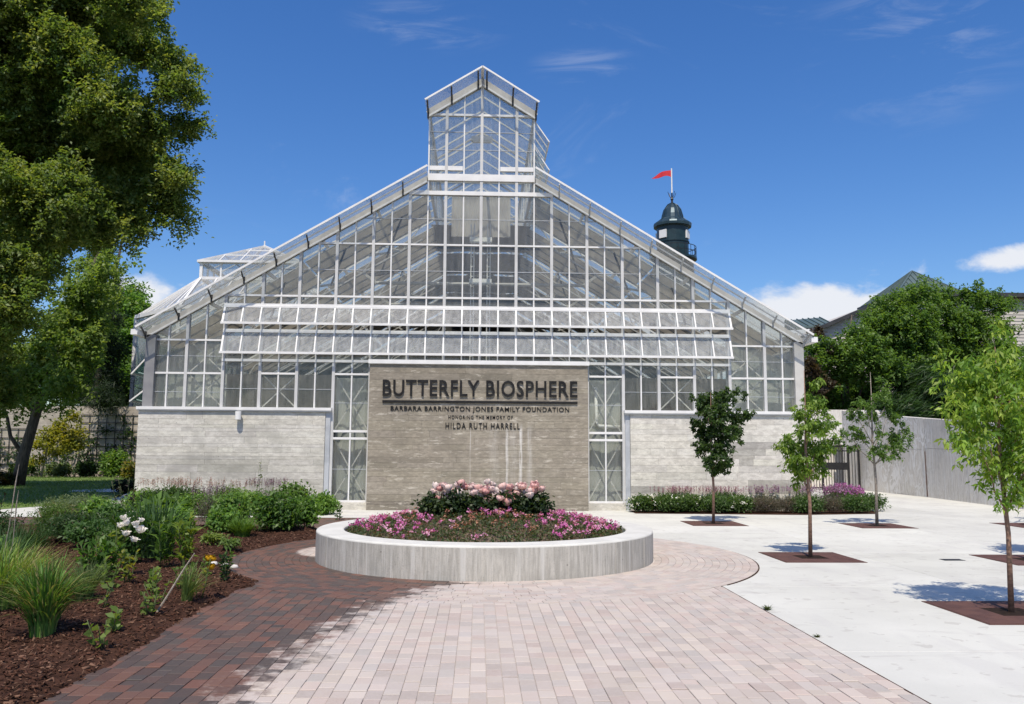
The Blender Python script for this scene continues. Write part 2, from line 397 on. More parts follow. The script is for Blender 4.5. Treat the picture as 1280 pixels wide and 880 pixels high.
MAT['young_bark'] = simple('young_bark', (.26, .16, .11), (.17, .10, .07), 16, .8, bmp=.4, bscale=50, stretch=(1, 1, 2))
MAT['pale_bark'] = simple('pale_bark', (.30, .26, .21), (.20, .17, .14), 16, .8, bmp=.4, bscale=50, stretch=(1, 1, 2))
MAT['siding'] = simple('beige_siding', (.50, .47, .42), (.45, .42, .38), 2, .7, use_col=True)
MAT['green_roof'] = simple('green_metal_roof', (.085, .125, .122), (.11, .15, .145), 1.5, .42, metal=.15)
MAT['dark_trim'] = simple('dark_trim', (.035, .035, .035), (.05, .05, .05), 3, .5)
MAT['tower_green'] = simple('dark_green_paint', (.010, .026, .032), (.015, .036, .042), 2, .38)
MAT['dome_green'] = simple('dome_metal', (.022, .045, .060), (.034, .064, .082), 2, .35, metal=.3)
MAT['white_panel'] = simple('white_panel', (.74, .74, .72), None, rough=.5)
MAT['flag_red'] = simple('red_cloth', (.62, .025, .035), (.50, .02, .03), 6, .7)
MAT['letter'] = simple('dark_letter_metal', (.012, .012, .013), (.018, .018, .018), 8, .7, spec=.2)
MAT['stone'] = simple('white_stone', (.62, .60, .56), (.5, .48, .45), 9, .8, bmp=.4)
def leaf_mat(name, trans=.52, gloss=.022):
    m, t = new_mat(name); c = attr(t).outputs['Color']
    d = t.node('ShaderNodeBsdfDiffuse'); tr = t.node('ShaderNodeBsdfTranslucent'); g = t.node('ShaderNodeBsdfGlossy')
    g.inputs['Roughness'].default_value = .5; g.inputs[0].default_value = (.9, .95, .85, 1)
    t.l.new(c, d.inputs[0]); t.l.new(t.mix(1.0, c, (1.55, 1.45, .60), 'MULTIPLY'), tr.inputs[0])
    mx = t.node('ShaderNodeMixShader'); mx.inputs[0].default_value = trans
    t.l.new(d.outputs[0], mx.inputs[1]); t.l.new(tr.outputs[0], mx.inputs[2])
    m2 = t.node('ShaderNodeMixShader'); m2.inputs[0].default_value = gloss
    t.l.new(mx.outputs[0], m2.inputs[1]); t.l.new(g.outputs[0], m2.inputs[2]); t.l.new(m2.outputs[0], t.out.inputs[0])
    return m
MAT['leaf'] = leaf_mat('leaves'); MAT['blade'] = leaf_mat('grass_blades', .32, .02); MAT['petal'] = leaf_mat('petals', .3, .02)
def petal_mat():
    m, t = new_mat('rose_petals'); c = attr(t).outputs['Color']
    d = t.node('ShaderNodeBsdfDiffuse'); tr = t.node('ShaderNodeBsdfTranslucent'); mx = t.node('ShaderNodeMixShader')
    t.l.new(c, d.inputs[0]); t.l.new(c, tr.inputs[0]); mx.inputs[0].default_value = .3
    t.l.new(d.outputs[0], mx.inputs[1]); t.l.new(tr.outputs[0], mx.inputs[2]); t.l.new(mx.outputs[0], t.out.inputs[0])
    return m
MAT['rose'] = petal_mat()
CL = {
 'BIG': [(-14.01, 34.63, 20.23, 0.53),(-14.0, 32.22, 19.18, 0.87),(-16.58, 34.27, 20.43, 1.49),(-17.69, 32.58, 19.62, 1.73),(-19.21, 31.97, 19.06, 1.85),(-22.56, 34.31, 19.74, 2.32),(-13.27, 35.59, 18.16, 0.62),(-14.89, 37.1, 19.53, 1.07),(-16.26, 36.86, 19.76, 1.49),(-16.49, 33.05, 17.49, 1.75),(-19.63, 35.26, 18.32, 2.04),(-20.83, 33.44, 16.88, 2.26),(-12.57, 34.54, 16.82, 0.4),(-12.92, 33.62, 16.29, 0.65),(-14.75, 33.0, 15.63, 1.53),(-19.14, 37.99, 17.12, 2.02),(-21.27, 37.3, 16.4, 2.16),(-23.63, 37.15, 15.9, 2.51),(-12.8, 35.42, 15.45, 0.51),(-12.1, 34.79, 15.29, 0.23),(-13.32, 34.47, 14.88, 0.8),(-15.55, 35.89, 14.48, 1.56),(-17.95, 36.62, 14.33, 1.94),(-20.82, 37.48, 13.82, 2.17),(-23.36, 37.66, 13.08, 2.54),(-12.79, 34.42, 12.88, 0.66),(-12.48, 35.07, 12.89, 0.3),(-13.95, 35.6, 12.61, 0.96),(-15.38, 35.04, 11.88, 1.28),(-16.22, 32.74, 10.84, 1.58),(-19.49, 34.82, 10.52, 2.01),(-16.58, 32.13, 11.46, 1.55),(-20.13, 38.04, 15.18, 1.65),(-17.98, 37.56, 13.53, 1.45),(-16.49, 35.33, 11.42, 1.16),(-18.57, 33.6, 15.63, 1.62),(-17.88, 37.86, 15.54, 1.46),(-20.75, 35.51, 17.86, 1.71),(-19.79, 37.68, 20.87, 1.63),(-22.98, 37.44, 10.06, 2.17),(-13.17, 35.01, 11.56, 0.44),(-12.74, 34.94, 10.95, 0.27),(-12.6, 35.07, 10.64, 0.17),(-14.27, 34.9, 10.98, 0.57),(-14.97, 34.29, 10.39, 0.53),(-14.63, 34.86, 10.07, 0.24),(-21.67, 37.19, 8.57, 1.51),(-17.25, 31.8, 8.35, 1.23),(-17.59, 31.82, 6.65, 1.17),(-18.88, 35.88, 10.46, 1.25),(-19.64, 33.46, 5.61, 1.45),(-21.36, 35.24, 6.16, 1.7),(-19.79, 34.8, 3.8, 0.87),(-18.88, 33.9, 6.82, 0.85)],
 'LIGHT': [(-15.2, 32.49, 8.86, 0.5),(-13.39, 30.09, 7.74, 0.38),(-14.17, 30.74, 7.41, 0.47),(-14.56, 30.11, 6.85, 0.52),(-15.73, 31.4, 6.55, 0.48),(-14.88, 30.33, 5.8, 0.53),(-14.3, 30.57, 6.19, 0.53),(-16.27, 31.74, 5.43, 0.61),(-14.88, 30.46, 4.85, 0.53),(-16.46, 31.18, 3.94, 0.6),(-17.41, 32.21, 3.49, 0.47),(-15.1, 29.8, 3.5, 0.52),(-14.43, 29.68, 3.84, 0.37),(-14.07, 30.19, 5.26, 0.41),(-14.19, 31.8, 7.37, 0.31)],
 'PINE': [(-21.8, 48.46, 13.15, 0.56),(-21.73, 46.95, 11.86, 0.72),(-20.74, 47.32, 11.26, 0.46),(-21.3, 46.71, 10.21, 0.99),(-22.17, 47.84, 9.02, 1.11),(-20.52, 46.17, 8.55, 0.8),(-22.28, 48.79, 7.53, 1.32),(-21.69, 49.58, 7.16, 0.86),(-22.88, 49.82, 5.98, 1.35),(-21.53, 48.94, 5.45, 1.04),(-23.5, 49.84, 4.79, 1.35),(-20.42, 46.07, 4.13, 0.89)],
 'BACKL': [(-23.78, 55.16, 10.71, 0.64),(-23.25, 57.86, 8.11, 0.78),(-22.41, 57.1, 5.3, 0.77),(-24.51, 55.64, 6.5, 0.75),(-24.14, 57.77, 12.0, 0.45),(-23.54, 56.48, 10.67, 0.54),(-24.61, 57.27, 9.68, 0.88),(-22.66, 55.17, 9.13, 0.74),(-23.95, 54.77, 7.74, 0.95),(-22.92, 55.78, 7.6, 0.86),(-23.25, 54.55, 6.15, 1.16),(-22.34, 55.53, 5.72, 0.64),(-25.78, 57.85, 5.32, 1.0),(-22.97, 55.33, 4.65, 0.85),(-21.64, 54.04, 8.2, 0.42)],
 'YEL': [(-20.55, 43.09, 3.06, 0.37),(-21.32, 43.34, 2.53, 0.5),(-20.96, 44.57, 2.36, 0.43),(-22.08, 43.73, 2.13, 0.51),(-20.99, 43.58, 1.85, 0.59),(-22.18, 43.19, 1.72, 0.37),(-22.24, 44.96, 1.31, 0.43),(-20.58, 43.85, 1.73, 0.38),(-22.44, 43.42, 0.91, 0.29)],
 'GR1': [(16.15, 38.8, 6.31, 0.52),(16.85, 38.78, 6.7, 0.52),(18.23, 39.34, 7.38, 0.49),(20.45, 41.88, 8.48, 0.44),(17.41, 39.25, 5.79, 0.91),(18.18, 38.7, 6.71, 0.97),(20.32, 40.95, 8.04, 0.95),(16.8, 39.75, 4.86, 0.84),(19.67, 43.49, 4.75, 1.17),(19.11, 39.11, 5.6, 1.06),(21.2, 41.15, 7.05, 0.95),(21.28, 42.37, 9.33, 0.57),(20.96, 40.55, 8.4, 0.78),(20.93, 43.44, 4.33, 1.01),(17.45, 40.89, 3.95, 0.71)],
 'GR2': [(21.09, 40.71, 9.53, 0.47),(22.37, 41.55, 9.54, 0.72),(22.12, 39.68, 9.68, 0.46),(24.11, 41.61, 9.74, 0.72),(24.87, 40.74, 9.84, 0.55),(27.8, 43.95, 10.24, 0.59),(28.54, 43.66, 9.84, 0.51),(27.99, 42.0, 9.7, 0.24),(21.71, 39.66, 8.26, 0.99),(23.76, 40.77, 8.26, 1.1),(25.19, 40.71, 8.48, 0.86),(26.32, 40.54, 8.34, 0.51),(22.59, 40.66, 7.01, 1.18),(26.13, 43.85, 7.23, 1.27),(25.41, 40.21, 6.98, 0.93),(21.42, 39.76, 5.69, 1.07),(25.77, 44.14, 5.72, 1.28),(26.43, 42.33, 5.57, 1.14),(29.28, 44.45, 7.12, 0.6),(27.58, 41.51, 5.1, 0.96),(26.73, 44.0, 4.41, 1.1),(27.88, 42.77, 3.72, 0.99)],
 'PURP': [(16.21, 39.87, 6.83, 0.38),(16.57, 39.73, 7.3, 0.38),(16.54, 38.98, 6.34, 0.45),(15.32, 37.78, 5.44, 0.51),(15.93, 38.13, 4.72, 0.59),(16.13, 40.12, 4.09, 0.54)],
 'JUN': [(20.35, 38.96, 4.45, 0.68),(21.19, 39.02, 4.92, 0.75),(21.23, 37.61, 4.36, 0.73),(20.79, 38.38, 3.84, 0.67),(22.13, 38.72, 3.68, 0.6),(19.61, 38.34, 3.72, 0.52),(22.95, 38.76, 4.07, 0.6),(22.4, 38.07, 4.78, 0.51)],
 'Y1': [(5.52, 18.65, 2.8, 0.2),(5.25, 18.67, 2.69, 0.2),(5.66, 18.38, 2.78, 0.12),(5.99, 18.84, 2.9, 0.11),(5.15, 18.86, 2.48, 0.22),(5.34, 18.24, 2.36, 0.32),(5.86, 18.87, 2.3, 0.25),(6.08, 18.86, 2.37, 0.13),(6.16, 18.66, 2.44, 0.09),(4.84, 18.22, 2.71, 0.11),(5.17, 18.82, 2.02, 0.31),(5.43, 18.28, 1.92, 0.32),(5.88, 18.87, 1.93, 0.15),(5.04, 18.66, 1.66, 0.22),(5.32, 18.23, 1.52, 0.28),(5.12, 18.31, 1.27, 0.19),(5.52, 18.63, 1.18, 0.18),(4.86, 18.59, 2.23, 0.11)],
 'Y2': [(5.32, 13.0, 2.63, 0.09),(5.31, 13.11, 2.42, 0.15),(5.23, 12.66, 2.2, 0.17),(4.94, 12.52, 2.13, 0.11),(5.03, 13.11, 2.29, 0.05),(5.05, 12.53, 1.95, 0.19),(5.53, 13.08, 1.97, 0.13),(5.45, 12.59, 2.02, 0.06),(4.9, 13.04, 1.74, 0.13),(4.76, 13.02, 1.68, 0.08),(5.1, 13.08, 1.65, 0.2),(5.28, 12.87, 1.65, 0.19),(5.58, 13.08, 1.72, 0.1),(4.93, 12.65, 1.4, 0.18),(5.27, 12.95, 1.43, 0.15),(4.83, 12.73, 1.43, 0.1),(5.15, 13.09, 1.17, 0.14),(5.38, 13.02, 1.28, 0.09),(5.52, 12.82, 1.84, 0.07)],
 'Y3': [(8.91, 18.08, 3.13, 0.09),(8.67, 17.68, 2.85, 0.15),(8.34, 17.69, 2.62, 0.17),(9.06, 18.14, 2.69, 0.16),(8.32, 18.05, 2.38, 0.17),(8.83, 18.35, 2.39, 0.21),(9.12, 18.15, 2.39, 0.17),(8.0, 17.77, 2.02, 0.14),(7.93, 17.95, 1.8, 0.09),(8.5, 18.27, 1.94, 0.16),(8.27, 18.08, 1.68, 0.1),(8.66, 17.67, 2.02, 0.12),(9.3, 18.33, 1.9, 0.19),(9.53, 18.32, 2.04, 0.11),(8.81, 17.73, 1.59, 0.17),(9.24, 18.09, 1.65, 0.17),(8.7, 17.96, 1.64, 0.09),(9.43, 18.29, 2.31, 0.11),(9.39, 17.91, 1.82, 0.07),(8.46, 17.85, 1.54, 0.07)],
 'Y4': [(5.45, 8.37, 2.81, 0.07),(5.6, 8.66, 2.67, 0.1),(5.36, 8.14, 2.54, 0.07),(4.97, 8.15, 2.43, 0.09),(4.94, 8.45, 2.49, 0.07),(4.93, 8.61, 2.57, 0.04),(5.28, 8.39, 2.4, 0.15),(5.54, 8.34, 2.34, 0.14),(5.1, 8.59, 2.28, 0.13),(5.28, 8.55, 2.19, 0.16),(5.26, 8.12, 2.12, 0.17),(5.88, 8.61, 2.16, 0.18),(4.81, 8.2, 2.08, 0.09),(5.01, 8.26, 1.95, 0.16),(5.45, 8.58, 1.86, 0.18),(5.55, 8.33, 1.81, 0.18),(6.0, 8.56, 1.9, 0.18),(5.02, 8.18, 1.68, 0.14),(5.54, 8.6, 1.56, 0.18),(5.55, 8.19, 1.53, 0.17),(4.91, 8.17, 1.64, 0.08),(5.25, 8.38, 1.4, 0.12),(5.39, 8.28, 1.28, 0.14),(5.64, 8.41, 1.2, 0.11),(5.92, 8.62, 1.31, 0.12),(5.08, 8.51, 1.77, 0.06),(5.33, 8.08, 1.08, 0.05),(4.78, 8.27, 2.33, 0.05)],
 'Y5': [(8.9, 12.43, 3.15, 0.14),(8.75, 12.39, 2.83, 0.19),(9.1, 12.53, 2.79, 0.22),(8.6, 12.39, 2.46, 0.17),(8.73, 12.15, 2.33, 0.26),(9.05, 12.25, 2.4, 0.21),(8.85, 12.61, 2.04, 0.22),(8.94, 12.31, 1.91, 0.24),(8.89, 12.56, 1.67, 0.18)],
 'Y6': [(13.66, 18.85, 3.01, 0.18),(13.33, 18.64, 2.72, 0.22),(13.68, 18.67, 2.54, 0.25),(13.26, 18.63, 2.26, 0.25),(13.45, 18.45, 1.98, 0.25),(13.5, 18.81, 1.71, 0.22)],
}
ROSES = [(-0.65, 13.05, 1.03),(-0.68, 12.94, 0.95),(-0.51, 12.62, 1.06),(-0.45, 12.58, 1.03),(-0.41, 12.88, 0.96),(-0.48, 12.82, 0.95),(-0.61, 12.66, 0.86),(-0.26, 12.79, 1.09),(-0.3, 12.88, 1.04),(-0.2, 12.87, 1.03),(-0.1, 12.85, 1.03),(-0.06, 12.52, 0.96),(-0.01, 12.75, 1.02),(0.07, 12.68, 0.99),(0.14, 13.02, 1.1),(0.23, 13.1, 1.06),(0.13, 12.87, 0.91),(0.15, 12.58, 0.86),(0.28, 12.62, 0.92),(0.31, 12.62, 0.99),(0.32, 12.36, 0.89),(0.36, 12.58, 1.05),(0.44, 12.79, 1.04),(0.46, 12.55, 0.92),(0.43, 12.45, 0.83),(0.54, 12.75, 0.84),(0.59, 12.7, 0.95),(0.71, 12.74, 0.97),(0.77, 12.52, 0.93),(0.85, 12.6, 1.07),(0.85, 12.64, 0.98),(0.95, 12.59, 1.02),(0.22, 12.76, 0.99),(0.03, 13.02, 1.0)]

# ------------------------------------------------------------------ foliage makers
def unit(v): return v / np.maximum(np.linalg.norm(v, axis=1, keepdims=True), 1e-6)
def pal_cols(pal, n, jitter=.18, idx=None):
    pal = np.array(pal, float)
    if idx is None: idx = rng.integers(0, len(pal), n)
    c = pal[idx] * (1 + (rng.random((n, 1)) - .5)*2*jitter)
    return np.concatenate([c, np.ones((n, 1))], 1)
def leaf_arrays(P, L, asp, C, droop=0.0, dirs=None, fold=.18):
    n = len(P)
    L = (np.full(n, L) if np.isscalar(L) else L) * (.7 + .6*rng.random(n))
    if dirs is None:
        nrm = unit(rng.normal(size=(n, 3))*.75 + np.array([0, -.40, 1.0]))
        d = unit(np.cross(nrm, rng.normal(size=(n, 3)))); d[:, 2] -= droop; d = unit(d)
        s = unit(np.cross(d, nrm)); nn = np.cross(s, d)
    else:
        d = unit(dirs + rng.normal(size=(n, 3))*.35 - np.array([0, 0, droop]))
        q = rng.normal(size=(n, 3))*.7 + np.array([0, -.3, 1.0])
        s = unit(np.cross(d, q)); nn = np.cross(s, d)
    Lc = L[:, None]; wd = Lc*asp*.5
    a = P; mid = P + d*Lc*.48 + nn*Lc*fold
    tip = P + d*Lc - nn*Lc*.10
    V = np.stack([a, mid + s*wd, tip, mid - s*wd], 1).reshape(-1, 3)
    F = np.arange(4*n).reshape(n, 4)
    return V, F, np.repeat(C, 4, 0)
def join(parts):
    V = []; F = []; C = []; b = 0
    for v, f, c in parts:
        V.append(v); F.append(f+b); C.append(c); b += len(v)
    return np.concatenate(V), np.concatenate(F), np.concatenate(C)
def emit(name, arr, mat, parent=None, kind=None):
    V, F, C = arr
    off = np.array(W[parent.name]) if parent is not None else np.zeros(3)
    return link(name, raw_mesh(name, V - off, F, mat, C), parent, None, kind)
def clump_points(clumps, dens, sub=38, shell=.5, subr=.34, flat=.8, size_pow=2.0, twig=None):
    """points gathered in small sprays over the volume of each clump"""
    P = []; SUB = []; OUT = []
    k = 0
    for (x, y, z, r) in clumps:
        n = max(20, int(dens*r**size_pow)); m = max(3, n//sub)
        u = unit(rng.normal(size=(m, 3))) * (r*rng.random((m, 1))**shell)
        cs = np.array([x, y, z]) + u*np.array([1, 1, flat+.1])
        g = rng.integers(0, m, n)
        p = cs[g] + rng.normal(size=(n, 3))*(subr*r*.55)*np.array([1, 1, flat])
        if twig:                                  # leaves strung along short twigs that point outwards and up
            ln_, th, upw = twig
            dr_ = unit(unit(u + 1e-4)*.75 + rng.normal(size=(m, 3))*.55 + np.array([0, 0, upw]))
            tt = rng.random(n)**.8; lens = (ln_*(.5 + rng.random(m)))[g]
            p = cs[g]*1.0 + dr_[g]*(tt*lens)[:, None] + rng.normal(size=(n, 3))*(th*(1.15-tt*.6))[:, None]
        P.append(p); SUB.append(g+k); k += m
        OUT.append(p - np.array([x, y, z]))
    return np.concatenate(P), np.concatenate(SUB), k
def crown(parent, clumps, dens, L, asp, pal, droop=0.0, mat='leaf', name='crown', sub=38, subr=.34, shell=.5, jit=.2, size_pow=2.0, twig=None):
    P, S, k = clump_points(clumps, dens, sub, shell, subr, size_pow=size_pow, twig=twig)
    si = rng.integers(0, len(pal), k)[S]
    # a leaf mostly takes the tone of its spray
    own = rng.integers(0, len(pal), len(P)); idx = np.where(rng.random(len(P)) < .65, si, own)
    C = pal_cols(pal, len(P), jit, idx)
    return emit(name, leaf_arrays(P, L, asp, C, droop), MAT[mat], parent)
def limb(parent, a, b, r0, r1, mat, name='branch', wob=.08, n=6, segs=4):
    a = Vector(a); b = Vector(b); ln = (b-a).length
    pts = [a]
    for i in range(1, segs):
        t = i/segs
        pts.append(a.lerp(b, t) + Vector((random.uniform(-1, 1), random.uniform(-1, 1), random.uniform(-.3, .8)))*ln*wob)
    pts.append(b)
    m = MB(); m.tube(pts, [r0 + (r1-r0)*i/segs for i in range(segs+1)], n)
    return m.build(name, mat, parent, smooth=True)

def tone(p, k): return [tuple(min(.6, x*k) for x in c) for c in p]
GREEN_BIG = [(.14,.21,.046),(.185,.245,.06),(.11,.175,.04),(.22,.275,.07),(.125,.21,.046)]
GREEN_MID = [(.10,.20,.036),(.13,.245,.045),(.08,.165,.032),(.17,.28,.058)]
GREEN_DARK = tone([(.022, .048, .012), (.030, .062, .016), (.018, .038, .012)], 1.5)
GREEN_PALE = tone([(.12, .19, .040), (.15, .22, .050), (.09, .16, .030), (.17, .24, .060)], 1.25)
GREEN_YEL = tone([(.20, .26, .025), (.25, .30, .035), (.15, .22, .022), (.28, .31, .05)], 1.3)
GREEN_LIME = [(.18,.30,.034),(.23,.36,.046),(.13,.25,.030),(.28,.38,.06),(.10,.20,.026)]
GREEN_GREY = [(.14,.19,.10),(.18,.235,.13),(.105,.155,.075),(.12,.19,.07)]
GREEN_LAV = tone([(.085, .105, .060), (.11, .115, .075), (.12, .10, .11)], 1.2)

# ------------------------------------------------------------------ ground, plaza, paths
def proj(p):
    d = Vector(p) - Vector((0, 0, 1.6)); w = d.dot(_f)
    return (640 + 1037.584*d.dot(_r2)/w, 440 - 1037.584*d.dot(_u2)/w) if w > .1 else (-9e3, -9e3)
def sheet(name, poly, z, mat, parent=None, kind='structure'):
    b = bmesh.new(); vs = [b.verts.new((x, y, z)) for x, y in poly]; f = b.faces.new(vs)
    f.normal_update()
    if f.normal.z < 0: f.normal_flip()
    bmesh.ops.triangulate(b, faces=b.faces[:])
    me = bpy.data.meshes.new(name); b.to_mesh(me); b.free(); me.materials.append(mat)
    a = me.color_attributes.new('Col', 'FLOAT_COLOR', 'POINT'); a.data.foreach_set('color', np.ones(len(me.vertices)*4, np.float32))
    o = link(name, me, parent, None, kind); return o
sheet('ground', [(-900, -300), (900, -300), (900, 1500), (-900, 1500)], -.06, MAT['ground'])
plaza = sheet('plaza_paving', [(-3.6, -6), (16.2, -6), (16.2, 38), (-3.6, 38)], -.03, MAT['sand'])
xe = [-3.5, -.4, 2.75, 5.9, 9.05, 12.2, 16.0]; ye = [-6, -2.8, .4, 3.6, 6.8, 10.0, 13.2, 16.4, 19.6, 22.26, 25.4, 28.6, 31.8, 37.5]
for i in range(len(xe)-1):
    for j in range(len(ye)-1):
        if ye[j] > 22 and xe[i] < 9: continue
        if i == 0 and ye[j] < 16: continue
        t = random.uniform(.93, 1.03); m = MB(); g = .004
        x0, x1, y0, y1 = xe[i]+g, xe[i+1]-g, ye[j]+g, ye[j+1]-g; e = .003
        c = (t, t, t*random.uniform(.985, 1.0), 1)
        m.add([(x0,y0,-.06),(x1,y0,-.06),(x1,y1,-.06),(x0,y1,-.06),(x0,y0,-e),(x1,y0,-e),(x1,y1,-e),(x0,y1,-e),
               (x0+e,y0+e,0),(x1-e,y0+e,0),(x1-e,y1-e,0),(x0+e,y1-e,0)],
              [(8,9,10,11),(0,1,5,4),(1,2,6,5),(2,3,7,6),(3,0,4,7),(4,5,9,8),(5,6,10,9),(6,7,11,10),(7,4,8,11)], c)
        m.build('slab', MAT['slab'], plaza)

# brick paving --------------------------------------------------------------
CX, CY, RAP, RPL = .12, 12.80, 3.95, 2.50
paving = sheet('brick_paving', [(-2.74, -6), (2.88, -6), (2.88, 9.98)] +
               [(CX + RAP*math.cos(t), CY + RAP*math.sin(t)) for t in np.linspace(R(-44.5), R(224.5), 60)] + [(-2.74, 9.98)], .003, MAT['brick_sand'])
BR = [(0.469, 0.4, 0.348), (0.449, 0.392, 0.344), (0.425, 0.387, 0.348), (0.486, 0.423, 0.359), (0.437, 0.362, 0.317), (0.457, 0.404, 0.355), (0.478, 0.412, 0.359), (0.413, 0.359, 0.317), (0.494, 0.433, 0.374), (0.434, 0.387, 0.348), (0.457, 0.379, 0.328), (0.449, 0.4, 0.352)]
def brick_shape(q, zt, zb=-.02, e=.0034):
    """q: 4 corners counter-clockwise (x,y)"""
    cx = sum(p[0] for p in q)/4; cyy = sum(p[1] for p in q)/4
    ins = []
    for x, y in q:
        dx, dy = cx-x, cyy-y; l = math.hypot(dx, dy) or 1; ins.append((x+dx/l*e*1.4, y+dy/l*e*1.4))
    v = [(x, y, zb) for x, y in q] + [(x, y, zt-e*.8) for x, y in q] + [(x, y, zt) for x, y in ins]
    f = [(8,9,10,11)] + [(i, (i+1) % 4, (i+1) % 4+4, i+4) for i in range(4)] + [(i+4, (i+1) % 4+4, (i+1) % 4+8, i+8) for i in range(4)]
    return v, f
CW, JT, JL = .1125, .003, .0065
LENS = (.122, .165, .208)
straight = []
for i in range(50):
    x0 = -2.74 + CW*i; x1 = x0 + CW - JT
    yend = lambda x: CY - math.sqrt(max(RAP**2 - (x-CX)**2, 0)) - JT
    y = 1.0 + random.uniform(0, .2)
    while True:
        li = random.choice((0, 1, 1, 2, 2)); ln_ = LENS[li]
        a0, a1 = yend(x0), yend(x1); y1 = y + ln_ - JL
        if y >= min(a0, a1) - .03: break
        q = [(x0, y), (x1, y), (x1, min(y1, a1)), (x0, min(y1, a0))]
        if q[2][1] > q[1][1]+.01 and q[3][1] > q[0][1]+.01: straight.append((q, y1 <= min(a0, a1), li))
        y += ln_
proto = {}
def brick_proto(ci, var, li):
    if (ci, var, li) not in proto:
        cc = BR[ci]; s = 1 + (var-1)*.08
        w, l = CW-JT, LENS[li]-JL
        v, f = brick_shape([(-w/2,-l/2),(w/2,-l/2),(w/2,l/2),(-w/2,l/2)], .012)
        m = MB(); m.add(v, f, (cc[0]*s, cc[1]*s, cc[2]*s, (ci*.37+var*.21) % 1.0))
        proto[(ci, var, li)] = m.mesh('brick', MAT['brick'])
    return proto[(ci, var, li)]
cand = []
for k, (q, full, li) in enumerate(straight):
    c = (sum(p[0] for p in q)/4, sum(p[1] for p in q)/4, .01); px = proj(c)
    if full and 0 <= px[0] <= 1280 and px[1] <= 884: cand.append((c[1], k, c, li))
cand.sort(); solo = set(k for _, k, _, _ in cand[:299])
rest = MB()
for _, k, c, li in cand[:299]:
    o = link('brick', brick_proto(random.randrange(12), random.randrange(3), li), paving, (c[0], c[1], random.gauss(0, .0019)))
    o.rotation_euler = (R(random.uniform(-.6, .6)), R(random.uniform(-.8, .8)), R(random.uniform(-.8, .8)))
def rest_brick(mb, q, zj=.0015):
    c = random.choice(BR); s = random.uniform(.92, 1.08)
    v, f = brick_shape(q, .012 + random.uniform(-zj, zj)); mb.add(v, f, (c[0]*s, c[1]*s, c[2]*s, random.random()))
for k, (q, full, li) in enumerate(straight):
    if k not in solo and q[0][1] > 3.6: rest_brick(rest, q)
nr = 14; dr = (RAP - RPL - .02)/nr
for r_ in range(nr):
    ra = RPL + .02 + dr*r_; rb = ra + dr - JT; nb = int(2*PI*(ra+rb)/2/.172); t0 = random.random()
    for b_ in range(nb):
        ta = 2*PI*(b_+t0)/nb; tb = ta + 2*PI/nb - JL/ra
        rest_brick(rest, [(CX+ra*math.cos(ta), CY+ra*math.sin(ta)), (CX+rb*math.cos(ta), CY+rb*math.sin(ta)), (CX+rb*math.cos(tb), CY+rb*math.sin(tb)), (CX+ra*math.cos(tb), CY+ra*math.sin(tb))])
rest.build('brick_field', MAT['brick'], paving, kind='stuff')
ej = MB(); ej.col = (.16, .14, .12, 1)
ej.box(2.886, 2.902, -2, 9.97, -.02, .0065)
aa = np.linspace(R(-43.5), R(60), 40)
for t0, t1 in zip(aa[:-1], aa[1:]): ej.bar((CX+(RAP+.009)*math.cos(t0), CY+(RAP+.009)*math.sin(t0), -.004), (CX+(RAP+.009)*math.cos(t1), CY+(RAP+.009)*math.sin(t1), -.004), .016, .022)
ej.build('edge_joint', MAT['mulch'], paving)
walk = sheet('brick_walkway', [(-18, 17.15), (-1.4, 17.15), (-1.4, 19.55), (-18, 19.55)], .0045, MAT['sand'])
wb = MB(); y = 17.2; j = 0
while y < 19.45:
    x = -18 + (.1 if j % 2 else 0)
    while x < -1.5:
        if math.hypot(x-CX, y-CY) > RAP+.2: rest_brick(wb, [(x, y), (x+.207, y), (x+.207, y+.103), (x, y+.103)])
        x += .2125
    y += .1085; j += 1
wb.build('brick_field', MAT['brick'], walk, kind='stuff')
sheet('concrete_path', [(-12.6, 19.6), (-1.4, 19.6), (-3.52, 22.22), (-8.98, 22.22), (-9.3, 24.0), (-9.5, 26), (-10.3, 29.5), (-11.0, 33.0), (-12.0, 38), (-13.6, 38), (-12.9, 34.5), (-14.9, 31.6), (-14.6, 30.4), (-12.3, 30.2), (-11.4, 27.2), (-11.2, 24.5), (-11.9, 22.3)], .008, MAT['path'])
sheet('lawn', [(-70, 16), (-13.2, 19.7), (-12.0, 22.3), (-11.3, 24.5), (-11.5, 27.2), (-12.35, 30.1), (-14.7, 30.3), (-15.0, 31.7), (-13.0, 34.6), (-13.7, 38.2), (-19, 44.5), (-70, 47.0)], .002, MAT['lawn'])
# short grass on the lawn
n = 60000
gx = rng.uniform(-32, -11.2, n); gy = 20.5 + (rng.random(n)**1.3)*25
ok = (gx < -13.2 - np.clip((gy-30), 0, 4)*.3) | ((gx < -12.5) & (gy < 30)) | ((gx < -11.6) & (gy > 22.5) & (gy < 27))
ok &= gx > -.62*gy - 4
gx, gy = gx[ok], gy[ok]; n = len(gx)
P = np.stack([gx, gy, np.full(n, .0)], 1)
d = np.stack([rng.normal(size=n)*.5, rng.normal(size=n)*.5, np.ones(n)], 1)
lg = emit('lawn_grass', leaf_arrays(P, .075, .22, pal_cols([(.13,.21,.040),(.16,.24,.05),(.10,.175,.034)], n), 0, d), MAT['blade'], None, 'stuff')
tag(lg, 'short mown grass of the lawn behind the flower bed', 'grass')

